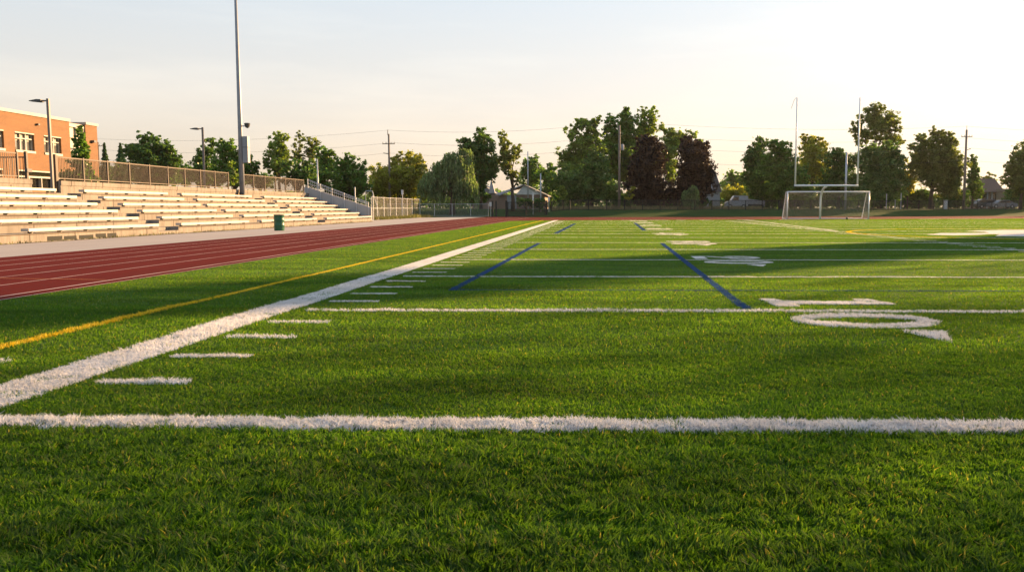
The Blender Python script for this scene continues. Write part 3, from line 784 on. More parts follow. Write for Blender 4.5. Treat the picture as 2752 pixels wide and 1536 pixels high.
def cable(p, q, sg_, label):
    pts = []
    for k in range(25):
        t = k/24; pts.append((p[0]+(q[0]-p[0])*t, p[1]+(q[1]-p[1])*t, p[2]+(q[2]-p[2])*t-sg_*4*t*(1-t)))
    tag(MB().tube(pts, 0.011, 4).build('power_cable', M['wire']), label, 'cable', 'power cables between the utility poles')
lv = ['topmost', 'second', 'third', 'lowest']
drop = (-0.5, 1.2, 2.6, 4.4)
spans = [((x0, 135, z0), (x1, 120, z1), 'left of the pole with short crossarms'), ((x1, 120, z1), (x2, 121, z2), 'between the crossarm pole and the transformer pole'),
         ((x2, 121, z2), (x3, 130, z3), 'between the transformer pole and the right pole'), ((x3, 130, z3), (x3+52, 142, z3+0.3), 'right of the rightmost pole')]
for p, q, nm in spans:
    for k, d in enumerate(drop):
        dy = -0.18 if k < 3 else -0.3
        cable((p[0]+(0.5 if k == 1 else 0), p[1]+dy, p[2]-d), (q[0]+(0.5 if k == 1 else 0), q[1]+dy, q[2]-d), 0.75+0.1*k, f'{lv[k]} thin power cable {nm}')

# ------------------------------------------------------------------ school building
BX = -55.0
sc = thing('school_building', (BX-8, 80, 1.6), 'orange brick school building with cream window frames at the left', 'building')
def zat(x, y, Y): return at(x, y, Y)[1]
zr = 10.0
bm_ = MB(); holes = []
wins = [(77.7, 80.45, 6.5, 8.28), (82.0, 84.85, 6.5, 8.28), (86.35, 89.15, 6.5, 8.28), (73.4, 76.2, 6.5, 8.28)]
lows = [(82.0, 89.4, 3.0, 4.7), (73.4, 80.0, 3.9, 4.7)]
ycuts = sorted({60.0, 90.7} | {w[0] for w in wins+lows} | {w[1] for w in wins+lows}); zcuts = [0.9, 3.0, 3.9, 4.7, 6.5, 8.28, zr]
for a, b in zip(ycuts, ycuts[1:]):
    for c, d in zip(zcuts, zcuts[1:]):
        if any(w[0] <= a and b <= w[1] and w[2] <= c and d <= w[3] for w in wins+lows): continue
        bm_.span((BX-0.4, a, c), (BX, b, d))
bm_.span((BX-16, 60, 0.9), (BX-0.402, 90.7, zr-0.05)); bm_.span((BX-16, 90.703, 0.9), (BX-0.55, 93.55, 9.75)); bm_.span((BX-16, 93.553, 0.9), (BX, 95.75, zr))
bm_.span((BX-0.55, 90.703, 0.9), (BX-0.3, 93.55, 5.8))
bm_.build('brick_wall', M['brick'], sc)
cp_ = MB(); cp_.span((BX-16.1, 59.9, zr+0.003), (BX+0.12, 90.72, zr+0.28)); cp_.span((BX-16.1, 93.54, zr+0.003), (BX+0.12, 95.85, zr+0.25)); cp_.span((BX-16, 90.75, 9.753), (BX-0.2, 93.5, 9.95))
cp_.build('parapet_cap', M['cap'], sc)
MB().span((BX-11, 66, zr+0.3), (BX-3.5, 81.3, zr+1.9)).build('roof_plant_room', M['panel_grey'], sc)
MB().span((BX-11.1, 65.9, zr+1.903), (BX-3.4, 81.4, zr+2.15)).build('plant_room_cap', M['cap'], sc)
for (a, b, c, d) in wins:
    w = MB()
    w.span((BX-0.34, a+0.002, d-0.1), (BX+0.03, b-0.002, d-0.002)); w.span((BX-0.34, a+0.002, c-0.14), (BX+0.08, b+0.05, c+0.08))
    w.span((BX-0.34, a+0.002, c+0.08), (BX-0.2, a+0.08, d-0.1)); w.span((BX-0.34, b-0.08, c+0.08), (BX-0.2, b-0.002, d-0.1))
    for t in (0.36, 0.64): w.span((BX-0.33, a+(b-a)*t-0.05, c+0.08), (BX-0.18, a+(b-a)*t+0.05, d-0.1))
    w.span((BX-0.32, a+0.08, d-0.62), (BX-0.17, b-0.08, d-0.52))
    wo = w.build('window', M['frame_white'], sc)
    MB().span((BX-0.39, a+0.01, c+0.02), (BX-0.36, b-0.01, d-0.02)).build('pane', M['glass'], wo)
    MB().span((BX-0.358, a+0.05, d-(d-c)*(0.45+0.1*(a % 1))), (BX-0.352, b-0.05, d-0.05)).build('pane_reflection', M['pane_reflection'], wo)  # pale panel painted as the sky reflection in the upper pane
for (a, b, c, d) in lows:
    w = MB(); w.span((BX-0.34, a+0.002, d-0.12), (BX+0.03, b-0.002, d-0.002)); w.span((BX-0.34, a+0.002, 4.0), (BX+0.02, b-0.002, 4.16))
    for q in range(1, 4): 
        y = a+(b-a)*q/4; w.span((BX-0.33, y-0.05, c), (BX-0.01, y+0.05, 4.0))
    wo = w.build('lower_window', M['frame_white'], sc)
    MB().span((BX-0.39, a+0.01, c), (BX-0.36, b-0.01, d-0.02)).build('pane', M['glass_dark'], wo)
bay = MB(); bay.span((BX-0.3, 90.72, 9.55), (BX-0.1, 93.5, 9.75)); bay.span((BX-0.3, 90.72, 7.35), (BX-0.1, 93.5, 7.5)); bay.span((BX-0.3, 90.72, 6.95), (BX-0.1, 93.5, 7.1)); bay.span((BX-0.3, 90.72, 5.803), (BX-0.1, 93.5, 5.95))
for y in (90.78, 92.1, 93.45): bay.span((BX-0.29, y-0.05, 5.95), (BX-0.12, y+0.05, 9.55))
bo = bay.build('glazed_bay', M['frame_white'], sc)
MB().span((BX-0.45, 90.74, 7.5), (BX-0.32, 93.5, 9.55)).build('spandrel', M['panel_grey'], bo)
MB().span((BX-0.45, 90.74, 5.9), (BX-0.33, 93.5, 7.3)).build('pane', M['glass'], bo)
MB().span((BX+0.001, 94.5, 8.15), (BX+0.35, 94.95, 8.4)).build('wall_lamp', M['dark_steel'], sc)
MB().span((BX+0.001, 85.25, 9.15), (BX+0.25, 85.5, 9.32)).build('wall_lamp', M['dark_steel'], sc)

# ------------------------------------------------------------------ houses beyond the fence
def gz(x, y): return float(ground_z(x, y))
Y = 135
xa_, ze = at(1342, 523, Y); xb_, _ = at(1471, 522, Y); xr_2, zr2 = at(1408.3, 495.5, Y); zb = gz(xa_, Y)-0.1
h1 = thing('garage_house', ((xa_+xb_)/2, Y+4, zb), 'low house with a pale front gable and white garage door behind the green shrubs', 'house')
MB().span((xa_-2.6, Y, zb), (xb_-0.4, Y+9, ze)).build('wall', M['siding_brown'], h1)
MB().prism([(xa_+2.6, ze+0.003), (xb_-0.6, ze+0.003), (xr_2, zr2-0.12)], 'y', Y-0.25, Y-0.05).build('gable_siding', M['sign_white'], h1)
rf = MB(); 
rf.add([(xr_2, Y-0.5, zr2), (xr_2, Y+9.5, zr2), (xb_+0.1, Y+9.5, ze-0.1), (xb_+0.1, Y-0.5, ze-0.1), (xr_2, Y-0.5, zr2-0.14), (xr_2, Y+9.5, zr2-0.14), (xb_+0.1, Y+9.5, ze-0.24), (xb_+0.1, Y-0.5, ze-0.24)], [(0, 1, 2, 3), (4, 5, 6, 7), (0, 3, 7, 4), (1, 2, 6, 5), (2, 3, 7, 6), (0, 1, 5, 4)])
rf.add([(xr_2, Y-0.5, zr2), (xr_2, Y+9.5, zr2), (xa_-2.8, Y+9.5, ze-0.1), (xa_, Y-0.5, ze-0.1), (xr_2, Y-0.5, zr2-0.14), (xr_2, Y+9.5, zr2-0.14), (xa_-2.8, Y+9.5, ze-0.24), (xa_, Y-0.5, ze-0.24)], [(0, 1, 2, 3), (4, 5, 6, 7), (0, 3, 7, 4), (1, 2, 6, 5), (2, 3, 7, 6), (0, 1, 5, 4)])
rf.build('roof', M['roof_grey'], h1)
ga, _ = at(1362.5, 530, Y); gb, _ = at(1388, 530, Y)
MB().span((ga, Y-0.06, zb+0.1), (gb, Y-0.003, at(1362, 525, Y)[1])).build('garage_door', M['siding_white'], h1)
xa_, zp = at(1293, 497, 142); xb_, ze = at(1333, 523, 142); zb = gz(xa_, 142)-0.1
h2 = thing('hip_roof_house', ((xa_+xb_)/2, 145, zb), 'small brown house with a grey sloping roof and a steep white dormer behind the willow', 'house')
MB().span((xa_-1.5, 142, zb), (xb_, 149, ze)).build('wall', M['siding_brown'], h2)
MB().prism([(xa_-2, ze+0.003), (xb_+0.4, ze+0.003), (xa_+0.3, zp)], 'y', 141.7, 149.3).build('roof', M['roof_grey'], h2)
dx0, dz0 = at(1314, 519, 141.3); dx1, _ = at(1331, 519, 141.3); dxp, dzp = at(1321, 480, 141.3)
MB().prism([(dx0, dz0), (dx1, dz0), (dxp, dzp)], 'y', 141.0, 141.65).build('dormer', M['siding_white'], h2)
xa_, ze = at(1902.7, 516, 140); xb_, _ = at(1935, 516, 140); zb = gz(xa_, 140)-0.1
h3 = thing('narrow_house', ((xa_+xb_)/2, 143, zb), 'narrow two storey white house with a steep dark roof beside the purple trees', 'house')
MB().span((xa_, 140, zb), (xb_, 148, ze)).build('wall', M['siding_white'], h3)
_, zp = at(1911, 465.6, 140); p1 = at(1909, 465.6, 140)[0]; p2 = at(1932, 465.6, 140)[0]
rf = MB(); q = [(xa_-0.2, ze+0.003), (xb_+0.3, ze+0.003), (p2, zp), (p1-1.2, zp)]
rf.add([(q[0][0], 139.7, q[0][1]), (q[1][0], 139.7, q[1][1]), (q[2][0], 143, q[2][1]), (q[3][0], 143, q[3][1]), (q[0][0], 148.3, q[0][1]), (q[1][0], 148.3, q[1][1]), (q[2][0], 145, q[2][1]), (q[3][0], 145, q[3][1])],
       [(0, 1, 2, 3), (4, 5, 6, 7), (0, 3, 7, 4), (1, 2, 6, 5), (3, 2, 6, 7), (0, 1, 5, 4)])
rf.build('roof', M['roof_dark'], h3)
fb = MB(); f0 = at(1914, 513, 139.6); f1 = at(1918, 486, 139.6)
fb.add([(f0[0]-0.12, 139.62, f0[1]), (f0[0]+0.12, 139.62, f0[1]), (f1[0]+0.12, 141.6, f1[1]), (f1[0]-0.12, 141.6, f1[1]), (f0[0]-0.12, 139.5, f0[1]), (f0[0]+0.12, 139.5, f0[1]), (f1[0]+0.12, 141.5, f1[1]), (f1[0]-0.12, 141.5, f1[1])], [(0, 1, 2, 3), (4, 5, 6, 7), (0, 3, 7, 4), (1, 2, 6, 5), (2, 3, 7, 6), (0, 1, 5, 4)])
fb.build('white_trim', M['siding_white'], h3)
w0 = at(1911, 521, 140); w1 = at(1916, 529, 140)
MB().span((w0[0], 139.95, w1[1]), (w1[0], 139.997, w0[1])).build('window', M['glass_dark'], h3)
MB().span((xa_-0.05, 139.93, at(1903, 539.5, 140)[1]), (xb_+0.05, 139.996, at(1903, 537.5, 140)[1])).build('band_course', M['roof_grey'], h3)
xa_, ze = at(2640, 516, 160); xb_, zp = at(2706, 478, 160); zb = gz(xa_, 160)-0.1
h4 = thing('brown_roof_house', ((xa_+xb_)/2, 164, zb), 'house with a broad brown shingle roof behind the parked cars at the right', 'house')
MB().span((xa_+0.3, 160, zb), (xb_+1.6, 168, ze)).build('wall', M['siding_brown'], h4)
rf = MB(); rf.prism([(159.4, ze), (168.6, ze), (164, zp)], 'x', xa_-0.1, xb_-0.4); rf.build('roof', M['roof_brown'], h4)
MB().span((xb_-1.9, 159.6, zb), (xb_+1.5, 159.95, ze+0.6)).build('porch_wall', M['siding_tan'], h4)
for x in (2660, 2672): 
    X = at(x, 520, 159)[0]; MB().span((X-0.12, 159.8, zb), (X+0.12, 159.97, ze-0.02)).build('porch_post', M['siding_white'], h4)
for x in (2652, 2676):
    X = at(x, 520, 159)[0]; MB().span((X-0.45, 159.9, ze-1.6), (X+0.45, 159.99, ze-0.4)).build('window', M['glass_dark'], h4)

# ------------------------------------------------------------------ vehicles
def car(x, y, L, H, mat, label, prof, rz=0.0, wpos=(0.2, 0.8), W_=1.75):
    z = gz(x, y)+0.03
    c = thing('parked_car' if H < 1.9 else 'parked_van', (x, y, z), label, 'car' if H < 1.9 else 'van')
    body = [(x-L/2+L*p, z+0.2+(H-0.2)*q) for p, q in prof]
    MB().prism(body, 'y', y-W_/2, y+W_/2).build('body', mat, c)
    for p in wpos:
        for s in (-1, 1):
            wb = MB(); cx = x-L/2+L*p; cyy = y+s*(W_/2-0.08)
            wb.tube([(cx, cyy-0.11, z+0.31), (cx, cyy+0.11, z+0.31)], 0.31, 16)
            t = wb.build('wheel', M['tyre'], c)
            MB().tube([(cx, cyy+s*0.112-0.01, z+0.31), (cx, cyy+s*0.112+0.01, z+0.31)], 0.18, 12).build('rim', M['galv'], t)
    return c, z
SEDAN = [(0, 0.05), (0, 0.42), (0.04, 0.5), (0.22, 0.56), (0.36, 0.97), (0.45, 1.0), (0.68, 1.0), (0.85, 0.62), (0.98, 0.55), (1, 0.4), (1, 0.05)]
HATCH = [(0, 0.05), (0, 0.45), (0.05, 0.55), (0.12, 0.9), (0.25, 1.0), (0.7, 1.0), (0.88, 0.6), (0.98, 0.5), (1, 0.35), (1, 0.05)]
def glasshouse(c, x, y, z, L, H, p, W_=1.75):
    pts = [(x-L/2+L*a, z+0.2+(H-0.2)*b) for a, b in p]
    MB().prism(pts, 'y', y-W_/2-0.006, y+W_/2+0.006).build('side_windows', M['glass_dark'], c)
X, _ = at(2651, 560, 146); c, z = car(X, 146, 1.95*2.0, 1.5, M['car_grey'], 'dark grey hatchback parked left of the silver car', HATCH); glasshouse(c, X, 146, z, 3.9, 1.5, [(0.12, 0.6), (0.2, 0.92), (0.68, 0.92), (0.83, 0.6)])
X, _ = at(2692, 560, 144); c, z = car(X, 144, 4.3, 1.35, M['car_silver'], 'silver sedan parked at the right in front of the brown roofed house', SEDAN); glasshouse(c, X, 144, z, 4.3, 1.35, [(0.29, 0.6), (0.4, 0.93), (0.66, 0.93), (0.78, 0.62)])
# white van seen from its front quarter
VAN = [(0, 0.05), (0, 0.38), (0.05, 0.46), (0.22, 0.55), (0.36, 0.96), (0.42, 1.0), (0.98, 1.0), (1, 0.9), (1, 0.05)]
X, _ = at(1978, 555, 136); c, z = car(X, 136, 3.4, 1.95, M['car_white'], 'white van parked beside the bright green bush', VAN, W_=1.9)
glasshouse(c, X, 136, z, 3.4, 1.95, [(0.28, 0.6), (0.39, 0.92), (0.58, 0.92), (0.58, 0.6)], 1.9)
X, _ = at(2025, 555, 138)
tr = thing('white_trailer', (X, 138, gz(X, 138)), 'long white topped trailer with dark sides parked beside the white van', 'trailer')
zt_ = at(2025, 536, 138)[1]; zb = gz(X, 138)
MB().prism([(X-1.6, zt_-0.75), (X+1.6, zt_-0.75), (X+1.6, zt_-0.2), (X-1.6, zt_+0.15)], 'y', 137, 139).build('trailer_top', M['car_white'], tr)
MB().span((X-1.55, 137.1, zb+0.35), (X+0.75, 138.9, zt_-0.752)).build('trailer_side', M['dark_steel'], tr)
MB().span((X+0.9, 137.1, zb+0.35), (X+1.58, 138.9, zt_-0.753)).build('trailer_cab', M['car_white'], tr)
for xx in (-1.0, 1.1): MB().tube([(X+xx, 136.95, zb+0.33), (X+xx, 139.05, zb+0.33)], 0.32, 14).build('wheel', M['tyre'], tr)
X, zt_ = at(2541.5, 539, 133); zb = gz(X, 133)
cbx = MB(); cbx.box((X, 133, (zb+zt_)/2), (0.42, 0.4, zt_-zb)); cbx.box((X, 133, zt_+0.03), (0.5, 0.48, 0.06))
tag(cbx.build('utility_cabinet', M['sign_white']), 'pale slim utility cabinet standing on the bank under the big tree', 'cabinet')

# ------------------------------------------------------------------ small signs and posts
def sign(x, ytop, ybot, wpx, Yd, label, zb=None):
    X, z1_ = at(x, ytop, Yd); _, z0_ = at(x, ybot, Yd); g_ = gz(X, Yd) if zb is None else zb; w_ = wpx*Yd/FPX
    s_ = thing('sign', (X, Yd, g_), label, 'sign')
    MB().tube([(X, Yd+0.06, g_), (X, Yd+0.06, z1_-0.02)], 0.035, 6).build('post', M['galv'], s_)
    MB().span((X-w_/2, Yd-0.015, z0_), (X+w_/2, Yd+0.015, z1_)).build('sign_board', M['sign_white'], s_)
sign(1432.3, 516, 538, 4.2, 112, 'narrow white sign on a post in front of the gabled garage')
sign(1475, 529, 540, 5, 112, 'small pale sign on a post right of the black double gate')
sign(1081, 510, 522.5, 5.5, 93.4, 'small white sign board above the tall chain link fence', 0.0)
sign(1318.5, 543, 554, 7.5, 107.6, 'square white notice between the grey fence and the two dark posts')
for x, yt, yb, Yd, lab in ((2383, 522, 563, 128, 'thin grey post under the big trees just right of the soccer goal'), (2422, 520, 563, 128, 'tall thin grey post under the dark trees right of the goal'), (953.6, 504, 560, 88, 'white fence post standing behind the sloping hand rail'), (2406, 538, 563, 129, 'short pale stake between two grey posts under the trees')):
    X, zt_ = at(x, yt, Yd); z = gz(X, Yd); o = MB(); o.tube([(X, Yd, z), (X, Yd, zt_)], 0.06, 8); o.lathe([(0.075, 0), (0.075, 0.05), (0.02, 0.09)], (X, Yd, zt_-0.02), 8)
    tag(o.build('steel_post', M['galv']), lab, 'post')
# pale leaning brace frame behind the chain link fence
x0_, z0_ = at(1000, 513, 92); x1_, z1_ = at(1013, 555, 92)
bf = MB(); bf.tube([(x0_, 92, z0_), (x1_, 92, z1_), (x1_+0.25, 92, 0)], 0.06, 8); bf.tube([(x0_-0.7, 92, z0_-0.02), (x0_, 92, z0_)], 0.05, 8); bf.tube([(x0_-0.7, 92, z0_), (x0_-0.7, 92, 0)], 0.04, 8)
tag(bf.build('brace_frame', M['siding_white']), 'pale leaning frame behind the start of the tall chain link fence', 'frame')

# ------------------------------------------------------------------ trees
def leaves(c, n_dir, size, elong=1.5, up=0.35):
    """rhombic leaf faces round centres c"""
    n = len(c)
    a = rng.normal(0, 1, (n, 3)); a[:, 2] *= 0.7; a /= np.linalg.norm(a, axis=1)[:, None]
    b = rng.normal(0, 1, (n, 3)); b -= a*(a*b).sum(1)[:, None]; b /= np.linalg.norm(b, axis=1)[:, None]
    s = size*rng.uniform(0.6, 1.35, n)[:, None]
    V = np.stack([c-a*s*elong/2, c+b*s/2, c+a*s*elong/2, c-b*s/2], 1).reshape(-1, 3)
    k = np.arange(n)*4
    return V, np.stack([k, k+1, k+2, k+3], 1)
def sphere_pts(n):
    v = rng.normal(0, 1, (n, 3)); return v/np.linalg.norm(v, axis=1)[:, None]
TG = 'trees beyond the fence'
def tree(label, lobes, Y, mat, dens=1.0, leaf=0.26, base=None, kind='broad', tr=0.2, name='tree', cat='tree', group=TG, clump=0.29, show=True):
    leaf *= 0.84
    L = []
    for (cx, cy, rx, ry) in lobes:
        X, z = at(cx, cy, Y); k = Y/FPX
        L.append((X, Y+rng.normal(0, 0.35)*rx*k, z, rx*k, (rx+ry)*0.55*k, ry*k))
    L = np.array(L)
    if kind == 'broad' and len(L) > 2:          # bridge each lobe to its nearest lower neighbour so the crown holds together
        ex = []
        for q in range(len(L)):
            dd = np.hypot(L[:, 0]-L[q, 0], L[:, 2]-L[q, 2]) + np.where(L[:, 2] > L[q, 2]-0.05, 1e3, 0); m = int(dd.argmin())
            if dd[m] < 900: ex.append((L[q]+L[m])/2*np.array([1, 1, 1, 0.85, 0.85, 0.85]))
        if ex: L = np.concatenate([L, np.array(ex)])
        L[:, 3:] *= 1.08
    bx_ = at(base, 500, Y)[0] if base else float(np.average(L[:, 0], weights=L[:, 3]))
    g0 = gz(bx_, Y)
    t = thing(name, (bx_, Y, g0), label, cat, group)
    # trunk and limbs
    tm = MB(); zc_ = float(np.average(L[:, 2], weights=L[:, 5])); zt_ = float(L[:, 2].max()); zl = float((L[:, 2]-L[:, 5]).min())
    fork = g0+max(0.35*(zt_-g0), min(zl-g0, 0.5*(zt_-g0)))*0.9
    tm.tube([(bx_, Y, g0-0.1), (bx_+rng.normal(0, .05), Y, g0+(fork-g0)*0.5), (bx_+rng.normal(0, .12), Y, fork)], [tr*1.25, tr*0.95, tr*0.8], 8)
    for k in (range(len(L)) if len(L) < 9 else rng.choice(len(L), 9, False)):
        e = L[k][:3]; mid = (bx_*0.6+e[0]*0.4+rng.normal(0, .15), Y*0.6+e[1]*0.4, fork*0.45+e[2]*0.55)
        tm.tube([(bx_, Y, fork-0.15), mid, tuple(e)], [tr*0.55, tr*0.33, tr*0.08], 6)
    tm.build('trunk', M['bark'], t, True)
    Vs, Fs = [], []; o = 0
    for (X, yy, z, rx, ry_, rz_) in L:
        if kind == 'willow':
            ns = int(70*dens*rx*rz_/1.0)+25
            d = sphere_pts(ns); d[:, 2] = np.abs(d[:, 2])*0.9
            st = np.array([X, yy, z])+d*np.array([rx, ry_, rz_])*rng.uniform(0.6, 1.03, ns)[:, None]
            ln = rng.uniform(0.8, 3.2, ns)*(0.6+0.6*(1-d[:, 2])); ln = np.minimum(ln, st[:, 2]-g0-rng.uniform(0.1, 0.9, ns)); ln = np.maximum(ln, 0.3)
            m_ = 13; u = np.linspace(0, 1, m_)
            c = st[:, None, :]+np.stack([d[:, 0:1]*0.25*u, d[:, 1:2]*0.25*u, -ln[:, None]*u], 2)
            c = (c+rng.normal(0, 0.05, c.shape)).reshape(-1, 3)
            n_ = len(c); h = np.repeat(ln/m_*0.9+0.1, m_)[:, None]; th = rng.uniform(0, 2*math.pi, n_)
            b = np.stack([np.cos(th), np.sin(th), np.zeros(n_)], 1)*rng.uniform(0.05, 0.1, n_)[:, None]
            a_ = np.stack([rng.normal(0, .1, n_), rng.normal(0, .1, n_), np.ones(n_)], 1)*h*0.7
            V = np.stack([c-a_, c+b, c+a_, c-b], 1).reshape(-1, 3); kk = np.arange(n_)*4; F = np.stack([kk, kk+1, kk+2, kk+3], 1)
        elif kind == 'conifer':
            n_ = int(30*dens*rx*rz_/leaf**2)+200
            h = rng.uniform(0, 1, n_)**1.6; tier = np.floor(h*11)/11
            r = rx*(1-h)*(0.45+0.55*((1-(h-tier)*11)))*np.sqrt(rng.uniform(0.15, 1, n_)); th = rng.uniform(0, 2*math.pi, n_)
            c = np.stack([X+r*np.cos(th), yy+r*np.sin(th), z-rz_+2*rz_*h-0.15*r], 1)
            V, F = leaves(c, None, leaf*0.8, 2.0)
        else:
            n_ = int(34*dens*rx*rz_/leaf**2)+12; m_ = max(8, n_//30)
            d = sphere_pts(m_); rad = rng.uniform(0, 1, m_)**0.42; rad = np.where(rng.uniform(0, 1, m_) < 0.2, rng.uniform(1.0, 1.22, m_), rad)
            cc = np.array([X, yy, z])+d*rad[:, None]*np.array([rx, ry_, rz_])
            w = rng.integers(0, m_, n_); rr = clump*(rx+rz_)/2*rng.uniform(0.5, 1.1, m_)
            q = sphere_pts(n_)*(rng.uniform(0, 1, n_)**0.5)[:, None]; q[:, 2] *= 0.75; q *= np.where(rng.uniform(0, 1, n_) < 0.22, rng.uniform(1.2, 2.4, n_), 1.0)[:, None]
            V, F = leaves(cc[w]+q*rr[w][:, None], None, leaf)
        Vs.append(V); Fs.append(F+o); o += len(V)
    big('crown', np.concatenate(Vs), np.concatenate(Fs), mat, t)
    return t

tree('small pointed spruce beside the brick school', [(290, 446, 30, 60)], 118, M['lf_conifer'], 1, 0.26, kind='conifer', name='spruce_tree', tr=0.13)
tree('broader pointed spruce left of the large dark pine', [(328, 446, 40, 60)], 122, M['lf_conifer'], 1, 0.26, kind='conifer', name='spruce_tree', tr=0.13)
tree('large dark spreading pine rising above the left picket fence', [(387, 378, 15, 20), (410, 380, 13, 20), (440, 395, 22, 26), (352, 405, 18, 22), (400, 415, 42, 28), (462, 418, 20, 24), (430, 440, 50, 26), (478, 440, 14, 12), (380, 460, 50, 30), (440, 480, 45, 25)], 116, M['lf_dark'], 1.0, 0.25, base=415, tr=0.28)
tree('dark leafy tree behind the lamp post left of the floodlight mast', [(571, 395, 13, 24), (545, 417, 14, 22), (550, 440, 26, 28), (560, 475, 32, 30)], 112, M['lf_dark'], 1.0, 0.25, base=560)
tree('green tree standing directly behind the floodlight mast with low side branches', [(598, 392, 14, 20), (620, 398, 12, 22), (608, 425, 28, 28), (640, 430, 22, 26), (672, 438, 20, 18), (684, 462, 16, 12), (650, 470, 30, 28), (600, 468, 30, 28)], 110, M['lf_mid'], 1.0, 0.25, base=630)
tree('slender pale green young tree in the fence gap left of the mast', [(624, 447, 8, 22), (624, 484, 12, 24)], 84, M['lf_light'], 1.1, 0.18, base=624, tr=0.08)
tree('tall airy light green tree right of the floodlight mast', [(745, 385, 20, 20), (765, 378, 14, 22), (750, 412, 26, 22), (722, 426, 16, 12), (714, 441, 14, 9), (765, 440, 24, 24), (736, 455, 20, 14)], 112, M['lf_light'], 0.75, 0.22, base=752)
tree('thin sparse tree with bare upper twigs above the dark bush', [(806, 362, 11, 12), (802, 385, 10, 16), (795, 412, 14, 20), (808, 430, 16, 16)], 116, M['lf_warm'], 0.4, 0.2, base=800, tr=0.13)
tree('sparse olive tree right of the thin bare twigged tree', [(836, 378, 19, 15), (848, 394, 16, 13), (828, 405, 14, 18), (840, 425, 18, 14)], 116, M['lf_warm'], 0.5, 0.2, base=834, tr=0.13)
tree('rounded dark bushy tree above the end of the right picket fence', [(790, 452, 28, 20), (825, 448, 18, 16), (780, 480, 40, 20), (830, 480, 26, 24)], 106, M['lf_dark'], 1.0, 0.25, base=800)
tree('mid green tree behind the slim pole at the hand rail', [(868, 412, 18, 16), (887, 424, 18, 20), (868, 450, 34, 24), (880, 482, 42, 24)], 112, M['lf_mid'], 0.9, 0.25, base=875)
tree('rounded maple with a stepped outline left of the crossarm pole', [(938, 426, 15, 14), (928, 450, 24, 20), (956, 458, 26, 24), (945, 486, 40, 24), (968, 496, 22, 22), (905, 462, 12, 18)], 114, M['lf_mid'], 1.1, 0.25, base=940, name='maple_tree')
tree('broad tree with golden sunlit leaves behind the crossarm pole', [(1076, 414, 7, 9), (1060, 431, 9, 10), (1102, 428, 28, 16), (1122, 446, 20, 18), (1075, 453, 30, 24), (1028, 464, 28, 20), (1100, 480, 46, 28), (1045, 495, 45, 28), (1018, 512, 30, 22), (1112, 512, 38, 24)], 122, M['lf_gold'], 1.0, 0.25, base=1070, tr=0.26)
tree('large weeping willow with long drooping branches on the lawn', [(1248, 412, 22, 14), (1222, 428, 32, 22), (1192, 450, 36, 22), (1246, 455, 26, 26), (1160, 478, 30, 20), (1148, 496, 24, 20), (1204, 490, 52, 30), (1254, 500, 34, 22)], 114, M['lf_willow'], 1.3, base=1215, kind='willow', name='willow_tree', tr=0.35)
tree('tall dark tree directly behind the weeping willow', [(1292, 363, 22, 15), (1243, 378, 14, 14), (1300, 394, 28, 22), (1262, 396, 28, 18), (1282, 428, 34, 26), (1312, 434, 26, 26), (1322, 460, 20, 22), (1296, 468, 34, 26), (1282, 500, 24, 24)], 126, M['lf_dark'], 0.9, 0.25, base=1291, tr=0.28)
tree('loose olive birch with a forked trunk left of the gabled garage', [(1350, 373, 12, 20), (1364, 394, 18, 16), (1390, 404, 16, 16), (1350, 410, 16, 18), (1374, 428, 20, 22), (1346, 438, 14, 18), (1372, 466, 18, 18), (1388, 478, 12, 18)], 120, M['lf_warm'], 0.65, 0.22, base=1378, tr=0.26, name='birch_tree')
tree('distant low tree behind the ridge of the gabled garage', [(1430, 433, 18, 16), (1418, 453, 22, 20), (1442, 463, 24, 22), (1420, 488, 26, 24)], 160, M['lf_mid'], 0.9, 0.3, base=1425)
tree('distant low tree between the gabled garage and the tallest trees', [(1478, 453, 18, 14), (1464, 474, 22, 20), (1486, 490, 26, 24), (1500, 505, 28, 24)], 155, M['lf_mid'], 0.9, 0.3, base=1480)
tree('wide green tree with spreading arms left of the transformer pole', [(1606, 321, 12, 12), (1560, 334, 17, 18), (1586, 344, 18, 20), (1534, 355, 18, 16), (1558, 385, 24, 16), (1592, 380, 24, 24), (1518, 412, 22, 14), (1560, 414, 34, 24), (1602, 420, 34, 32), (1530, 440, 28, 18), (1562, 458, 50, 28), (1600, 470, 40, 28)], 136, M['lf_light'], 0.95, 0.27, base=1580, tr=0.32)
tree('upright green tree just left of the transformer pole top', [(1640, 333, 17, 22), (1650, 364, 24, 28), (1640, 398, 26, 28), (1660, 430, 28, 28), (1650, 465, 30, 26)], 140, M['lf_mid'], 0.95, 0.27, base=1648, tr=0.28)
tree('tallest pointed poplar like tree right of the transformer pole', [(1684, 298, 8, 14), (1680, 322, 20, 20), (1692, 348, 24, 28), (1680, 393, 28, 34), (1690, 438, 28, 30), (1690, 475, 30, 26)], 142, M['lf_mid'], 1.0, 0.27, base=1686, tr=0.28, name='poplar_tree')
tree('twin topped tall tree behind the left purple tree', [(1724, 308, 10, 20), (1756, 312, 12, 22), (1744, 345, 20, 20), (1722, 348, 16, 24), (1735, 384, 24, 24), (1722, 418, 24, 28), (1750, 430, 24, 26)], 144, M['lf_light'], 1.0, 0.27, base=1735, tr=0.28)
tree('lower spreading light tree between and behind the two purple trees', [(1785, 348, 12, 18), (1812, 364, 24, 13), (1850, 364, 20, 13), (1876, 384, 12, 12), (1830, 384, 28, 16), (1800, 394, 24, 24), (1796, 430, 20, 30), (1800, 465, 22, 26)], 142, M['lf_light'], 0.8, 0.27, base=1800, tr=0.26)
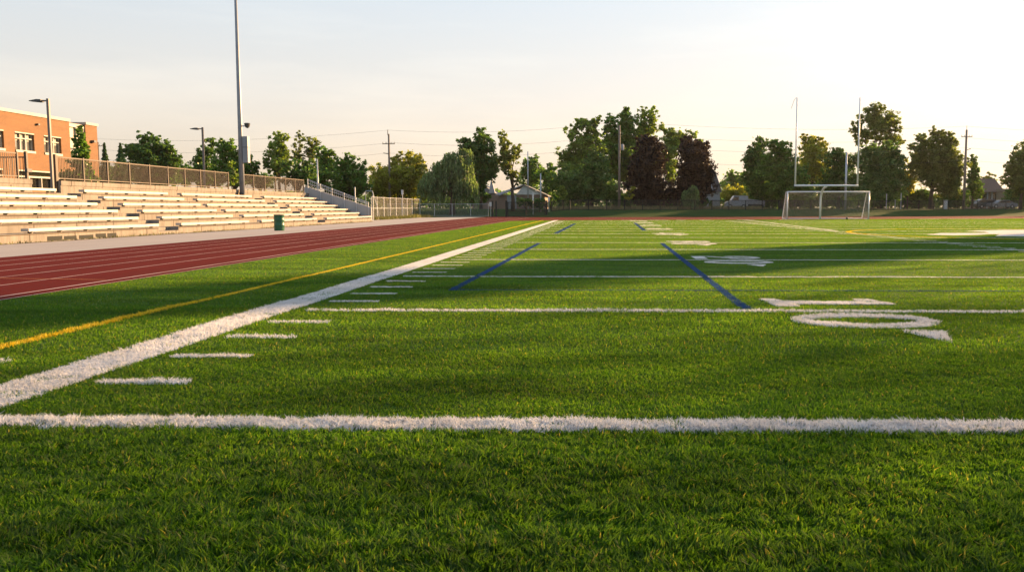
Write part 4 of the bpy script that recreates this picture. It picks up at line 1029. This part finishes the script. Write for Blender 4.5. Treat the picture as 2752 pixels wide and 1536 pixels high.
tree('dense dark green tree with low skirts in front of the tall trees', [(1592, 412, 12, 18), (1600, 440, 28, 24), (1590, 474, 38, 28), (1616, 500, 38, 32), (1570, 514, 38, 28), (1640, 520, 24, 24), (1540, 500, 34, 28), (1520, 478, 32, 26), (1535, 528, 32, 20)], 124, M['lf_blue'], 0.95, 0.24, base=1590, tr=0.25)
tree('left of the two dark purple leaved trees', [(1740, 377, 24, 11), (1745, 399, 36, 20), (1740, 430, 40, 24), (1734, 465, 44, 28), (1740, 503, 54, 28), (1745, 533, 42, 18)], 130, M['lf_purple'], 1.3, 0.25, base=1740, tr=0.25, name='purple_tree')
tree('right of the two dark purple leaved trees next to the narrow white house', [(1850, 379, 22, 12), (1886, 394, 18, 18), (1860, 410, 36, 20), (1866, 440, 44, 24), (1870, 470, 44, 28), (1860, 504, 54, 30), (1842, 533, 42, 18), (1908, 470, 10, 18)], 130, M['lf_purple'], 1.3, 0.25, base=1860, tr=0.25, name='purple_tree')
tree('small grey green drooping tree under the right purple tree', [(1864, 512, 14, 16), (1850, 522, 18, 12)], 122, M['lf_willow'], 1.3, base=1860, kind='willow', tr=0.1, name='willow_tree')
tree('small yellow lit sapling beside the foot of the transformer pole', [(1698, 516, 10, 14), (1690, 533, 14, 9)], 122, M['lf_gold'], 1.0, 0.2, base=1695, tr=0.05)
tree('young staked sapling on the lawn right of the black gate', [(1512, 510, 10, 16), (1514, 528, 11, 12)], 111, M['lf_light'], 1.0, 0.18, base=1513, tr=0.05)
tree('distant hazy tree in the gap right of the narrow white house', [(1966, 473, 18, 14), (1992, 480, 24, 16), (1972, 500, 34, 22), (2010, 505, 26, 24)], 230, M['lf_mid'], 0.9, 0.4, base=1980)
tree('bright yellow green bush behind the white van', [(1975, 520, 25, 20), (2002, 524, 28, 20), (1955, 532, 20, 16)], 150, M['lf_gold'], 1.1, 0.26, base=1980, tr=0.12, name='bush', cat='bush')
tree('dark tree at the left edge of the wood behind the goal', [(2046, 383, 17, 14), (2030, 404, 20, 20), (2020, 438, 20, 24), (2042, 440, 30, 28), (2030, 480, 30, 28), (2052, 510, 44, 28), (2062, 535, 40, 18)], 140, M['lf_dark'], 1.1, 0.26, base=2040, tr=0.28)
tree('broad feathery green tree behind the left upright of the goalpost', [(2076, 388, 19, 14), (2102, 398, 24, 18), (2070, 424, 28, 20), (2112, 434, 34, 24), (2080, 460, 40, 26), (2130, 470, 40, 26), (2110, 502, 50, 26), (2142, 520, 40, 20)], 134, M['lf_mid'], 1.0, 0.26, base=2100, tr=0.3)
tree('sunlit topped tree between the two uprights of the goalpost', [(2160, 370, 12, 11), (2190, 378, 20, 13), (2211, 394, 17, 13), (2175, 400, 26, 20), (2196, 424, 30, 24), (2170, 452, 36, 24), (2200, 470, 36, 28)], 146, M['lf_gold'], 0.95, 0.27, base=2185, tr=0.28)
tree('tallest airy tree with a bare trunk above the wood right of the goalpost', [(2360, 288, 20, 14), (2335, 308, 24, 16), (2391, 318, 26, 20), (2360, 330, 34, 24), (2310, 334, 17, 13), (2406, 344, 19, 13), (2345, 358, 34, 18), (2300, 350, 17, 12), (2318, 376, 20, 13), (2392, 375, 28, 14), (2420, 383, 17, 9)], 150, M['lf_warm'], 0.72, 0.25, base=2350, tr=0.3)
tree('dark rounded tree just inside the right upright', [(2255, 408, 18, 12), (2236, 424, 24, 18), (2270, 440, 30, 24), (2250, 470, 40, 26), (2282, 500, 44, 28), (2230, 510, 40, 24)], 138, M['lf_dark'], 1.0, 0.26, base=2255, tr=0.26)
tree('large dome shaped green tree right of the goalpost', [(2340, 404, 24, 14), (2385, 400, 24, 16), (2402, 424, 24, 20), (2340, 430, 44, 24), (2380, 460, 48, 28), (2348, 498, 62, 28), (2410, 500, 26, 28), (2340, 528, 50, 20)], 136, M['lf_blue'], 1.05, 0.26, base=2365, tr=0.32)
tree('yellow lit leaning tree between the dome shaped tree and the big right tree', [(2436, 444, 9, 13), (2456, 460, 9, 13), (2436, 480, 13, 20), (2445, 500, 14, 18)], 140, M['lf_gold'], 1.0, 0.24, base=2440, tr=0.12)
tree('big uneven olive green tree left of the right utility pole', [(2510, 350, 9, 11), (2476, 371, 15, 13), (2530, 368, 16, 15), (2556, 374, 15, 15), (2500, 385, 19, 16), (2546, 400, 28, 24), (2460, 395, 18, 11), (2480, 415, 28, 20), (2530, 430, 38, 26), (2570, 440, 24, 24), (2470, 446, 24, 18), (2500, 470, 42, 28), (2560, 480, 32, 28), (2545, 512, 36, 18)], 138, M['lf_warm'], 1.1, 0.25, base=2503, tr=0.34)
tree('narrow dark tree directly right of the right utility pole', [(2611, 433, 9, 16), (2620, 455, 11, 16), (2610, 480, 14, 20), (2626, 510, 18, 24)], 142, M['lf_dark'], 1.0, 0.25, base=2615, tr=0.16)
tree('distant small tree behind the brown roofed house', [(2665, 472, 12, 9), (2640, 485, 12, 10), (2692, 486, 10, 8)], 200, M['lf_warm'], 0.9, 0.3, base=2665)
tree('loose tree at the right edge of the picture beyond the silver sedan', [(2730, 418, 13, 15), (2715, 445, 15, 18), (2757, 408, 20, 28), (2746, 450, 24, 24), (2725, 480, 26, 24), (2757, 500, 26, 30)], 136, M['lf_warm'], 0.95, 0.25, base=2745, tr=0.25)
tree('slim climbing young tree in front of the glazed bay of the school', [(213, 350, 9, 15), (216, 378, 15, 17), (222, 408, 19, 18), (216, 438, 22, 17), (206, 468, 30, 16), (236, 450, 15, 14), (195, 488, 20, 10), (238, 485, 20, 12)], 67, M['lf_mid'], 1.4, 0.16, base=214, tr=0.07)
SH = 'dark shrubs along the foot of the far trees'
for (x, y, rx, ry, Yd, mt, lab) in ((1290, 528, 30, 16, 132, 'lf_dark', 'dark shrub under the tall tree beside the willow'), (1414, 546, 30, 11, 118, 'lf_blue', 'clipped green shrub under the pale gable of the garage'),
        (1450, 546, 24, 12, 118, 'lf_blue', 'rounded shrub right of the narrow white sign'), (1540, 535, 40, 18, 132, 'lf_dark', 'dark shrub behind the staked sapling'), (1690, 538, 45, 18, 134, 'lf_dark', 'dark shrub left of the purple trees'),
        (1800, 540, 50, 18, 134, 'lf_dark', 'dark shrub between the purple trees'), (1890, 545, 25, 12, 134, 'lf_dark', 'dark shrub left of the narrow white house'), (2065, 535, 40, 20, 144, 'lf_dark', 'dark shrub behind the white trailer'), (2150, 535, 50, 22, 142, 'lf_dark', 'dark shrub behind the left half of the soccer goal'),
        (2250, 535, 50, 22, 142, 'lf_dark', 'dark shrub behind the right half of the soccer goal'), (2360, 540, 55, 18, 142, 'lf_dark', 'dark shrub under the dome shaped tree'), (2470, 535, 55, 22, 144, 'lf_dark', 'dark shrub under the big olive tree'),
        (2570, 535, 45, 22, 146, 'lf_dark', 'dark shrub behind the right utility pole'), (2730, 535, 35, 22, 146, 'lf_dark', 'dark shrub right of the silver sedan'), (300, 478, 50, 22, 128, 'lf_dark', 'dark shrub behind the fence below the spruces'),
        (505, 470, 40, 22, 126, 'lf_dark', 'dark shrub behind the fence right of the pine'), (700, 488, 40, 18, 118, 'lf_dark', 'dark shrub behind the fence right of the mast'), (930, 510, 60, 22, 118, 'lf_dark', 'dark shrub below the stepped maple'), (1080, 535, 70, 18, 126, 'lf_dark', 'dark shrub behind the tall chain link fence'), (1470, 530, 30, 20, 150, 'lf_dark', 'dark shrub right of the gabled garage')):
    tree(lab, [(x-rx*0.4, y, rx*0.65, ry), (x+rx*0.4, y+1, rx*0.65, ry*0.9), (x, y-ry*0.35, rx*0.5, ry*0.8)], Yd, M[mt], 1.0, 0.27, base=x, tr=0.1, name='shrub', cat='shrub', group=SH)
# trees outside the picture on the right whose long shadows cross the field
def shade_tree(x, y, h, w, lab, low=0.3, dens=1.0):
    k = FPX/y; cxp = CX+k*(x*math.cos(YAW)-0)  # crown lobes given directly in metres
    g0 = gz(x, y); t = thing('tree', (x, y, g0), lab, 'tree', 'trees outside the right edge of the field')
    tm = MB().tube([(x, y, g0), (x, y, g0+h*0.5)], [0.28, 0.15], 8); tm.build('trunk', M['bark'], t, True)
    Vs, Fs = [], []; o = 0
    for q in range(9):
        u = q/8; zz = g0+h*(low+(0.97-low)*u); r = w*0.5*math.sin(math.pi*(0.25+0.7*u))*rng.uniform(0.8, 1.1)
        n_ = int(40*dens*r*h*0.12/0.09)+20; d = sphere_pts(n_)*(rng.uniform(0, 1, n_)**0.4)[:, None]
        c = np.array([x+rng.normal(0, .4), y+rng.normal(0, .4), zz])+d*np.array([r, r, h*0.1])
        V, F = leaves(c, None, 0.34); Vs.append(V); Fs.append(F+o); o += len(V)
    big('crown', np.concatenate(Vs), np.concatenate(Fs), M['lf_mid'], t)
sa, ca = math.sin(SUN_AZ), math.cos(SUN_AZ)
def caster(px0, py0, dist, h, w, lab, low=0.25, dens=1.0):
    """tree standing dist metres towards the sun from field point (px0, py0)"""
    shade_tree(px0+sa*dist, py0+ca*dist, h, w, lab, low, dens)
SHADE = [(-7.5, 9.6, 84, 19.6, 8.6, 'tall dense tree beyond the right edge of the field nearest the goal', 0.12, 0.36),
         (-9.0, 6.3, 80, 20.6, 6.4, 'slender tree beyond the right edge of the field beside the dense one', 0.2, 0.22)]
for s_ in SHADE: caster(*s_)
for k, (x, y, h) in enumerate(((74, 146, 12), (84, 150, 14), (93, 143, 13), (104, 152, 15))):
    shade_tree(x, y, h, 9.0, ['leafy tree beyond the right edge of the picture nearest the silver sedan', 'taller leafy tree beyond the right edge of the picture past the sedan', 'leafy tree beyond the right edge of the picture close to the bank', 'farthest leafy tree beyond the right edge of the picture'][k], 0.12, 0.5)

def shade_leaf_cloud(x, y, h, sx, n_, lab):  # unseen, added: loose leaf cloud shaped to dim the near turf softly
    g0 = gz(x, y); t = thing('tree', (x, y, g0), lab, 'tree', 'trees outside the right edge of the field')
    tm = MB().tube([(x, y, g0), (x, y, g0+h*0.2), (x, y, g0+h*0.38)], [0.4, 0.28, 0.10], 8); tm.build('trunk', M['bark'], t, True)
    c = rng.normal(0, 1, (n_, 3))*np.array([sx, sx, h*0.2]); c = c[np.abs(c[:, 2]) < h*0.42]+np.array([x, y, g0+h*0.62])
    V, F = leaves(c, None, 0.28); big('crown', V, F, M['lf_mid'], t)
shade_leaf_cloud(-0.3+sa*66, -1.4+ca*66, 24, 4.8, 6200, 'unseen tall loose leaf cloud added beyond the right edge of the field to shade the foreground')
# far-off wood that closes the view between the trunks
nw = 26000
x = rng.uniform(-210, 190, nw); y = 262+rng.normal(0, 4, nw)
hh = 3.2+2.2*vnoise(x*0.09, y*0+3, 11)+1.2*vnoise(x*0.5, y*0+1, 12)
c = np.stack([x, y, 0.9+hh*rng.uniform(0, 1, nw)**0.8], 1)
V, F = leaves(c, None, 0.75)
stuff(big('distant_wood', V, F, M['lf_blue']), 'low dark line of distant woodland behind the houses', 'wood')

# ------------------------------------------------------------------ dry grass, weeds
def tufts(name, x0, x1, yf, n, h, w, mat, label, spread=0.6):
    x = rng.uniform(x0, x1, n); y = np.array([yf(q) for q in x])+rng.normal(0, spread, n); z = ground_z(x, y)
    hh = h*rng.uniform(0.4, 1.2, n); th = rng.uniform(0, 2*math.pi, n); lx_, ly_ = rng.normal(0, 0.25, n)*hh, rng.normal(0, 0.25, n)*hh
    V = np.stack([np.stack([x-np.cos(th)*w, y-np.sin(th)*w, z], 1), np.stack([x+np.cos(th)*w, y+np.sin(th)*w, z], 1), np.stack([x+lx_, y+ly_, z+hh], 1)], 1).reshape(-1, 3)
    k = np.arange(n)*3
    stuff(big(name, V, np.stack([k, k+1, k+2], 1), mat), label, 'grass')
tufts('dry_grass', -6, 24, lambda x: 119+float(tilt(x))*0.95, 9000, 0.5, 0.02, M['straw'], 'tall pale dry grass along the bank behind the black fence', 1.6)
def along(n, P, Q, h, w, mat, name, label, spread):
    t = rng.uniform(0, 1, n); x = P[0]+(Q[0]-P[0])*t+rng.normal(0, spread, n); y = P[1]+(Q[1]-P[1])*t+rng.normal(0, spread, n); z = ground_z(x, y)*0+0.0
    hh = h*rng.uniform(0.3, 1.2, n)*(0.3+vnoise(x*0.9, y*0.9, 4)); th = rng.uniform(0, 2*math.pi, n); lx_, ly_ = rng.normal(0, 0.3, n)*hh, rng.normal(0, 0.3, n)*hh
    V = np.stack([np.stack([x-np.cos(th)*w, y-np.sin(th)*w, z], 1), np.stack([x+np.cos(th)*w, y+np.sin(th)*w, z], 1), np.stack([x+lx_, y+ly_, z+hh], 1)], 1).reshape(-1, 3)
    k = np.arange(n)*3
    stuff(big(name, V, np.stack([k, k+1, k+2], 1), mat), label, 'weeds')
along(5000, (-20.2, 78), (-20.4, 104), 0.35, 0.03, M['weed'], 'weeds', 'dry weeds along the foot of the tall chain link fence', 0.45)
along(1600, (XF+0.05, 16), (XF+0.05, 69), 0.10, 0.012, M['weed'], 'weeds', 'low weeds in the joint between the stand and the apron', 0.04)

# ------------------------------------------------------------------ evening haze
HAZE = 0.00006
if HAZE:
    m, n, out = nt('haze_air'); pv = n.nodes.new('ShaderNodeVolumePrincipled')
    pv.inputs['Color'].default_value = (0.95, 0.9, 0.85, 1); pv.inputs['Density'].default_value = HAZE; pv.inputs['Anisotropy'].default_value = 0.4
    n.links.new(pv.outputs[0], out.inputs['Volume'])
    hz = MB().span((-1520, -70, -1.2), (1520, 2520, 26)).build('haze', m); stuff(hz)

# ------------------------------------------------------------------ light, sky, camera
w = bpy.data.worlds.new('World'); S.world = w; w.use_nodes = True
n = w.node_tree; bg = n.nodes['Background']
sky = n.nodes.new('ShaderNodeTexSky'); sky.sky_type = 'NISHITA'; sky.sun_disc = False
sky.sun_elevation = SUN_EL; sky.sun_rotation = SUN_AZ; sky.air_density = 1.0; sky.dust_density = 4.0; sky.ozone_density = 2.0
STR = 0.12
def vm(op, a, b):
    q = n.nodes.new('ShaderNodeVectorMath'); q.operation = op
    for s_, v_ in ((q.inputs[0], a), (q.inputs[1], b)):
        if isinstance(v_, bpy.types.NodeSocket): n.links.new(v_, s_)
        else: s_.default_value = v_
    return q.outputs[0]
# thin evening haze: evens out the clear-sky contrast and warms the air near the horizon
gm = n.nodes.new('ShaderNodeGamma'); gm.inputs['Gamma'].default_value = 0.22
n.links.new(vm('MULTIPLY', sky.outputs['Color'], (STR,)*3), gm.inputs['Color'])
tc = n.nodes.new('ShaderNodeTexCoord'); sp_ = n.nodes.new('ShaderNodeSeparateXYZ'); n.links.new(tc.outputs['Generated'], sp_.inputs[0])
tint = ramp(n, sp_.outputs['Z'], [(0.0, (1.14, 0.93, 0.73)), (0.05, (1.10, 0.93, 0.77)), (0.12, (1.0, 0.92, 0.85)), (0.22, (0.86, 0.89, 0.92)), (0.5, (0.58, 0.70, 0.86))])
hs = n.nodes.new('ShaderNodeHueSaturation'); hs.inputs['Saturation'].default_value = 0.72; n.links.new(gm.outputs['Color'], hs.inputs['Color'])
k = vm('MULTIPLY', hs.outputs['Color'], tint)
wisp = ramp(n, noise(n, (lambda mp: (n.links.new(tc.outputs['Generated'], mp.inputs['Vector']), setattr(mp.inputs['Scale'], 'default_value', (1.2, 1.2, 9)), mp.outputs['Vector'])[2])(n.nodes.new('ShaderNodeMapping')), 2.2, 5, 0.6), [(0.42, (0.965, 0.965, 0.975)), (0.72, (1.08, 1.06, 1.04))])
k = vm('MULTIPLY', k, wisp)
n.links.new(vm('MULTIPLY', k, (0.368/STR, 0.373/STR, 0.370/STR)), bg.inputs['Color']); bg.inputs['Strength'].default_value = STR
sun = bpy.data.lights.new('sun', 'SUN'); sun.energy = 5.0; sun.angle = R(0.6); sun.color = (1.0, 0.62, 0.30)
so_ = bpy.data.objects.new('sun', sun); COL.objects.link(so_)
d = Vector((math.sin(SUN_AZ)*math.cos(SUN_EL), math.cos(SUN_AZ)*math.cos(SUN_EL), math.sin(SUN_EL)))
so_.rotation_euler = (-d).to_track_quat('-Z', 'Y').to_euler(); so_.location = (60, 60, 40)

cam = bpy.data.cameras.new('camera'); co = bpy.data.objects.new('camera', cam); COL.objects.link(co)
co.location = (0, 0, CAMH); co.rotation_euler = (math.pi/2-PITCH, 0, YAW)
cam.sensor_width = 36; cam.lens = 36*FPX/2752; cam.shift_x = -(CX-1376)/2752; cam.clip_end = 6000; cam.clip_start = 0.05
cam.dof.use_dof = True; cam.dof.focus_distance = 7.0; cam.dof.aperture_fstop = 16.0
S.camera = co
S.view_settings.view_transform = 'Standard'; S.view_settings.look = 'None'; S.view_settings.exposure = 1.72; S.view_settings.gamma = 1.0
S.cycles.max_bounces = 6; S.cycles.diffuse_bounces = 3; S.cycles.glossy_bounces = 2; S.cycles.transmission_bounces = 4; S.cycles.transparent_max_bounces = 12
S.cycles.use_denoising = True
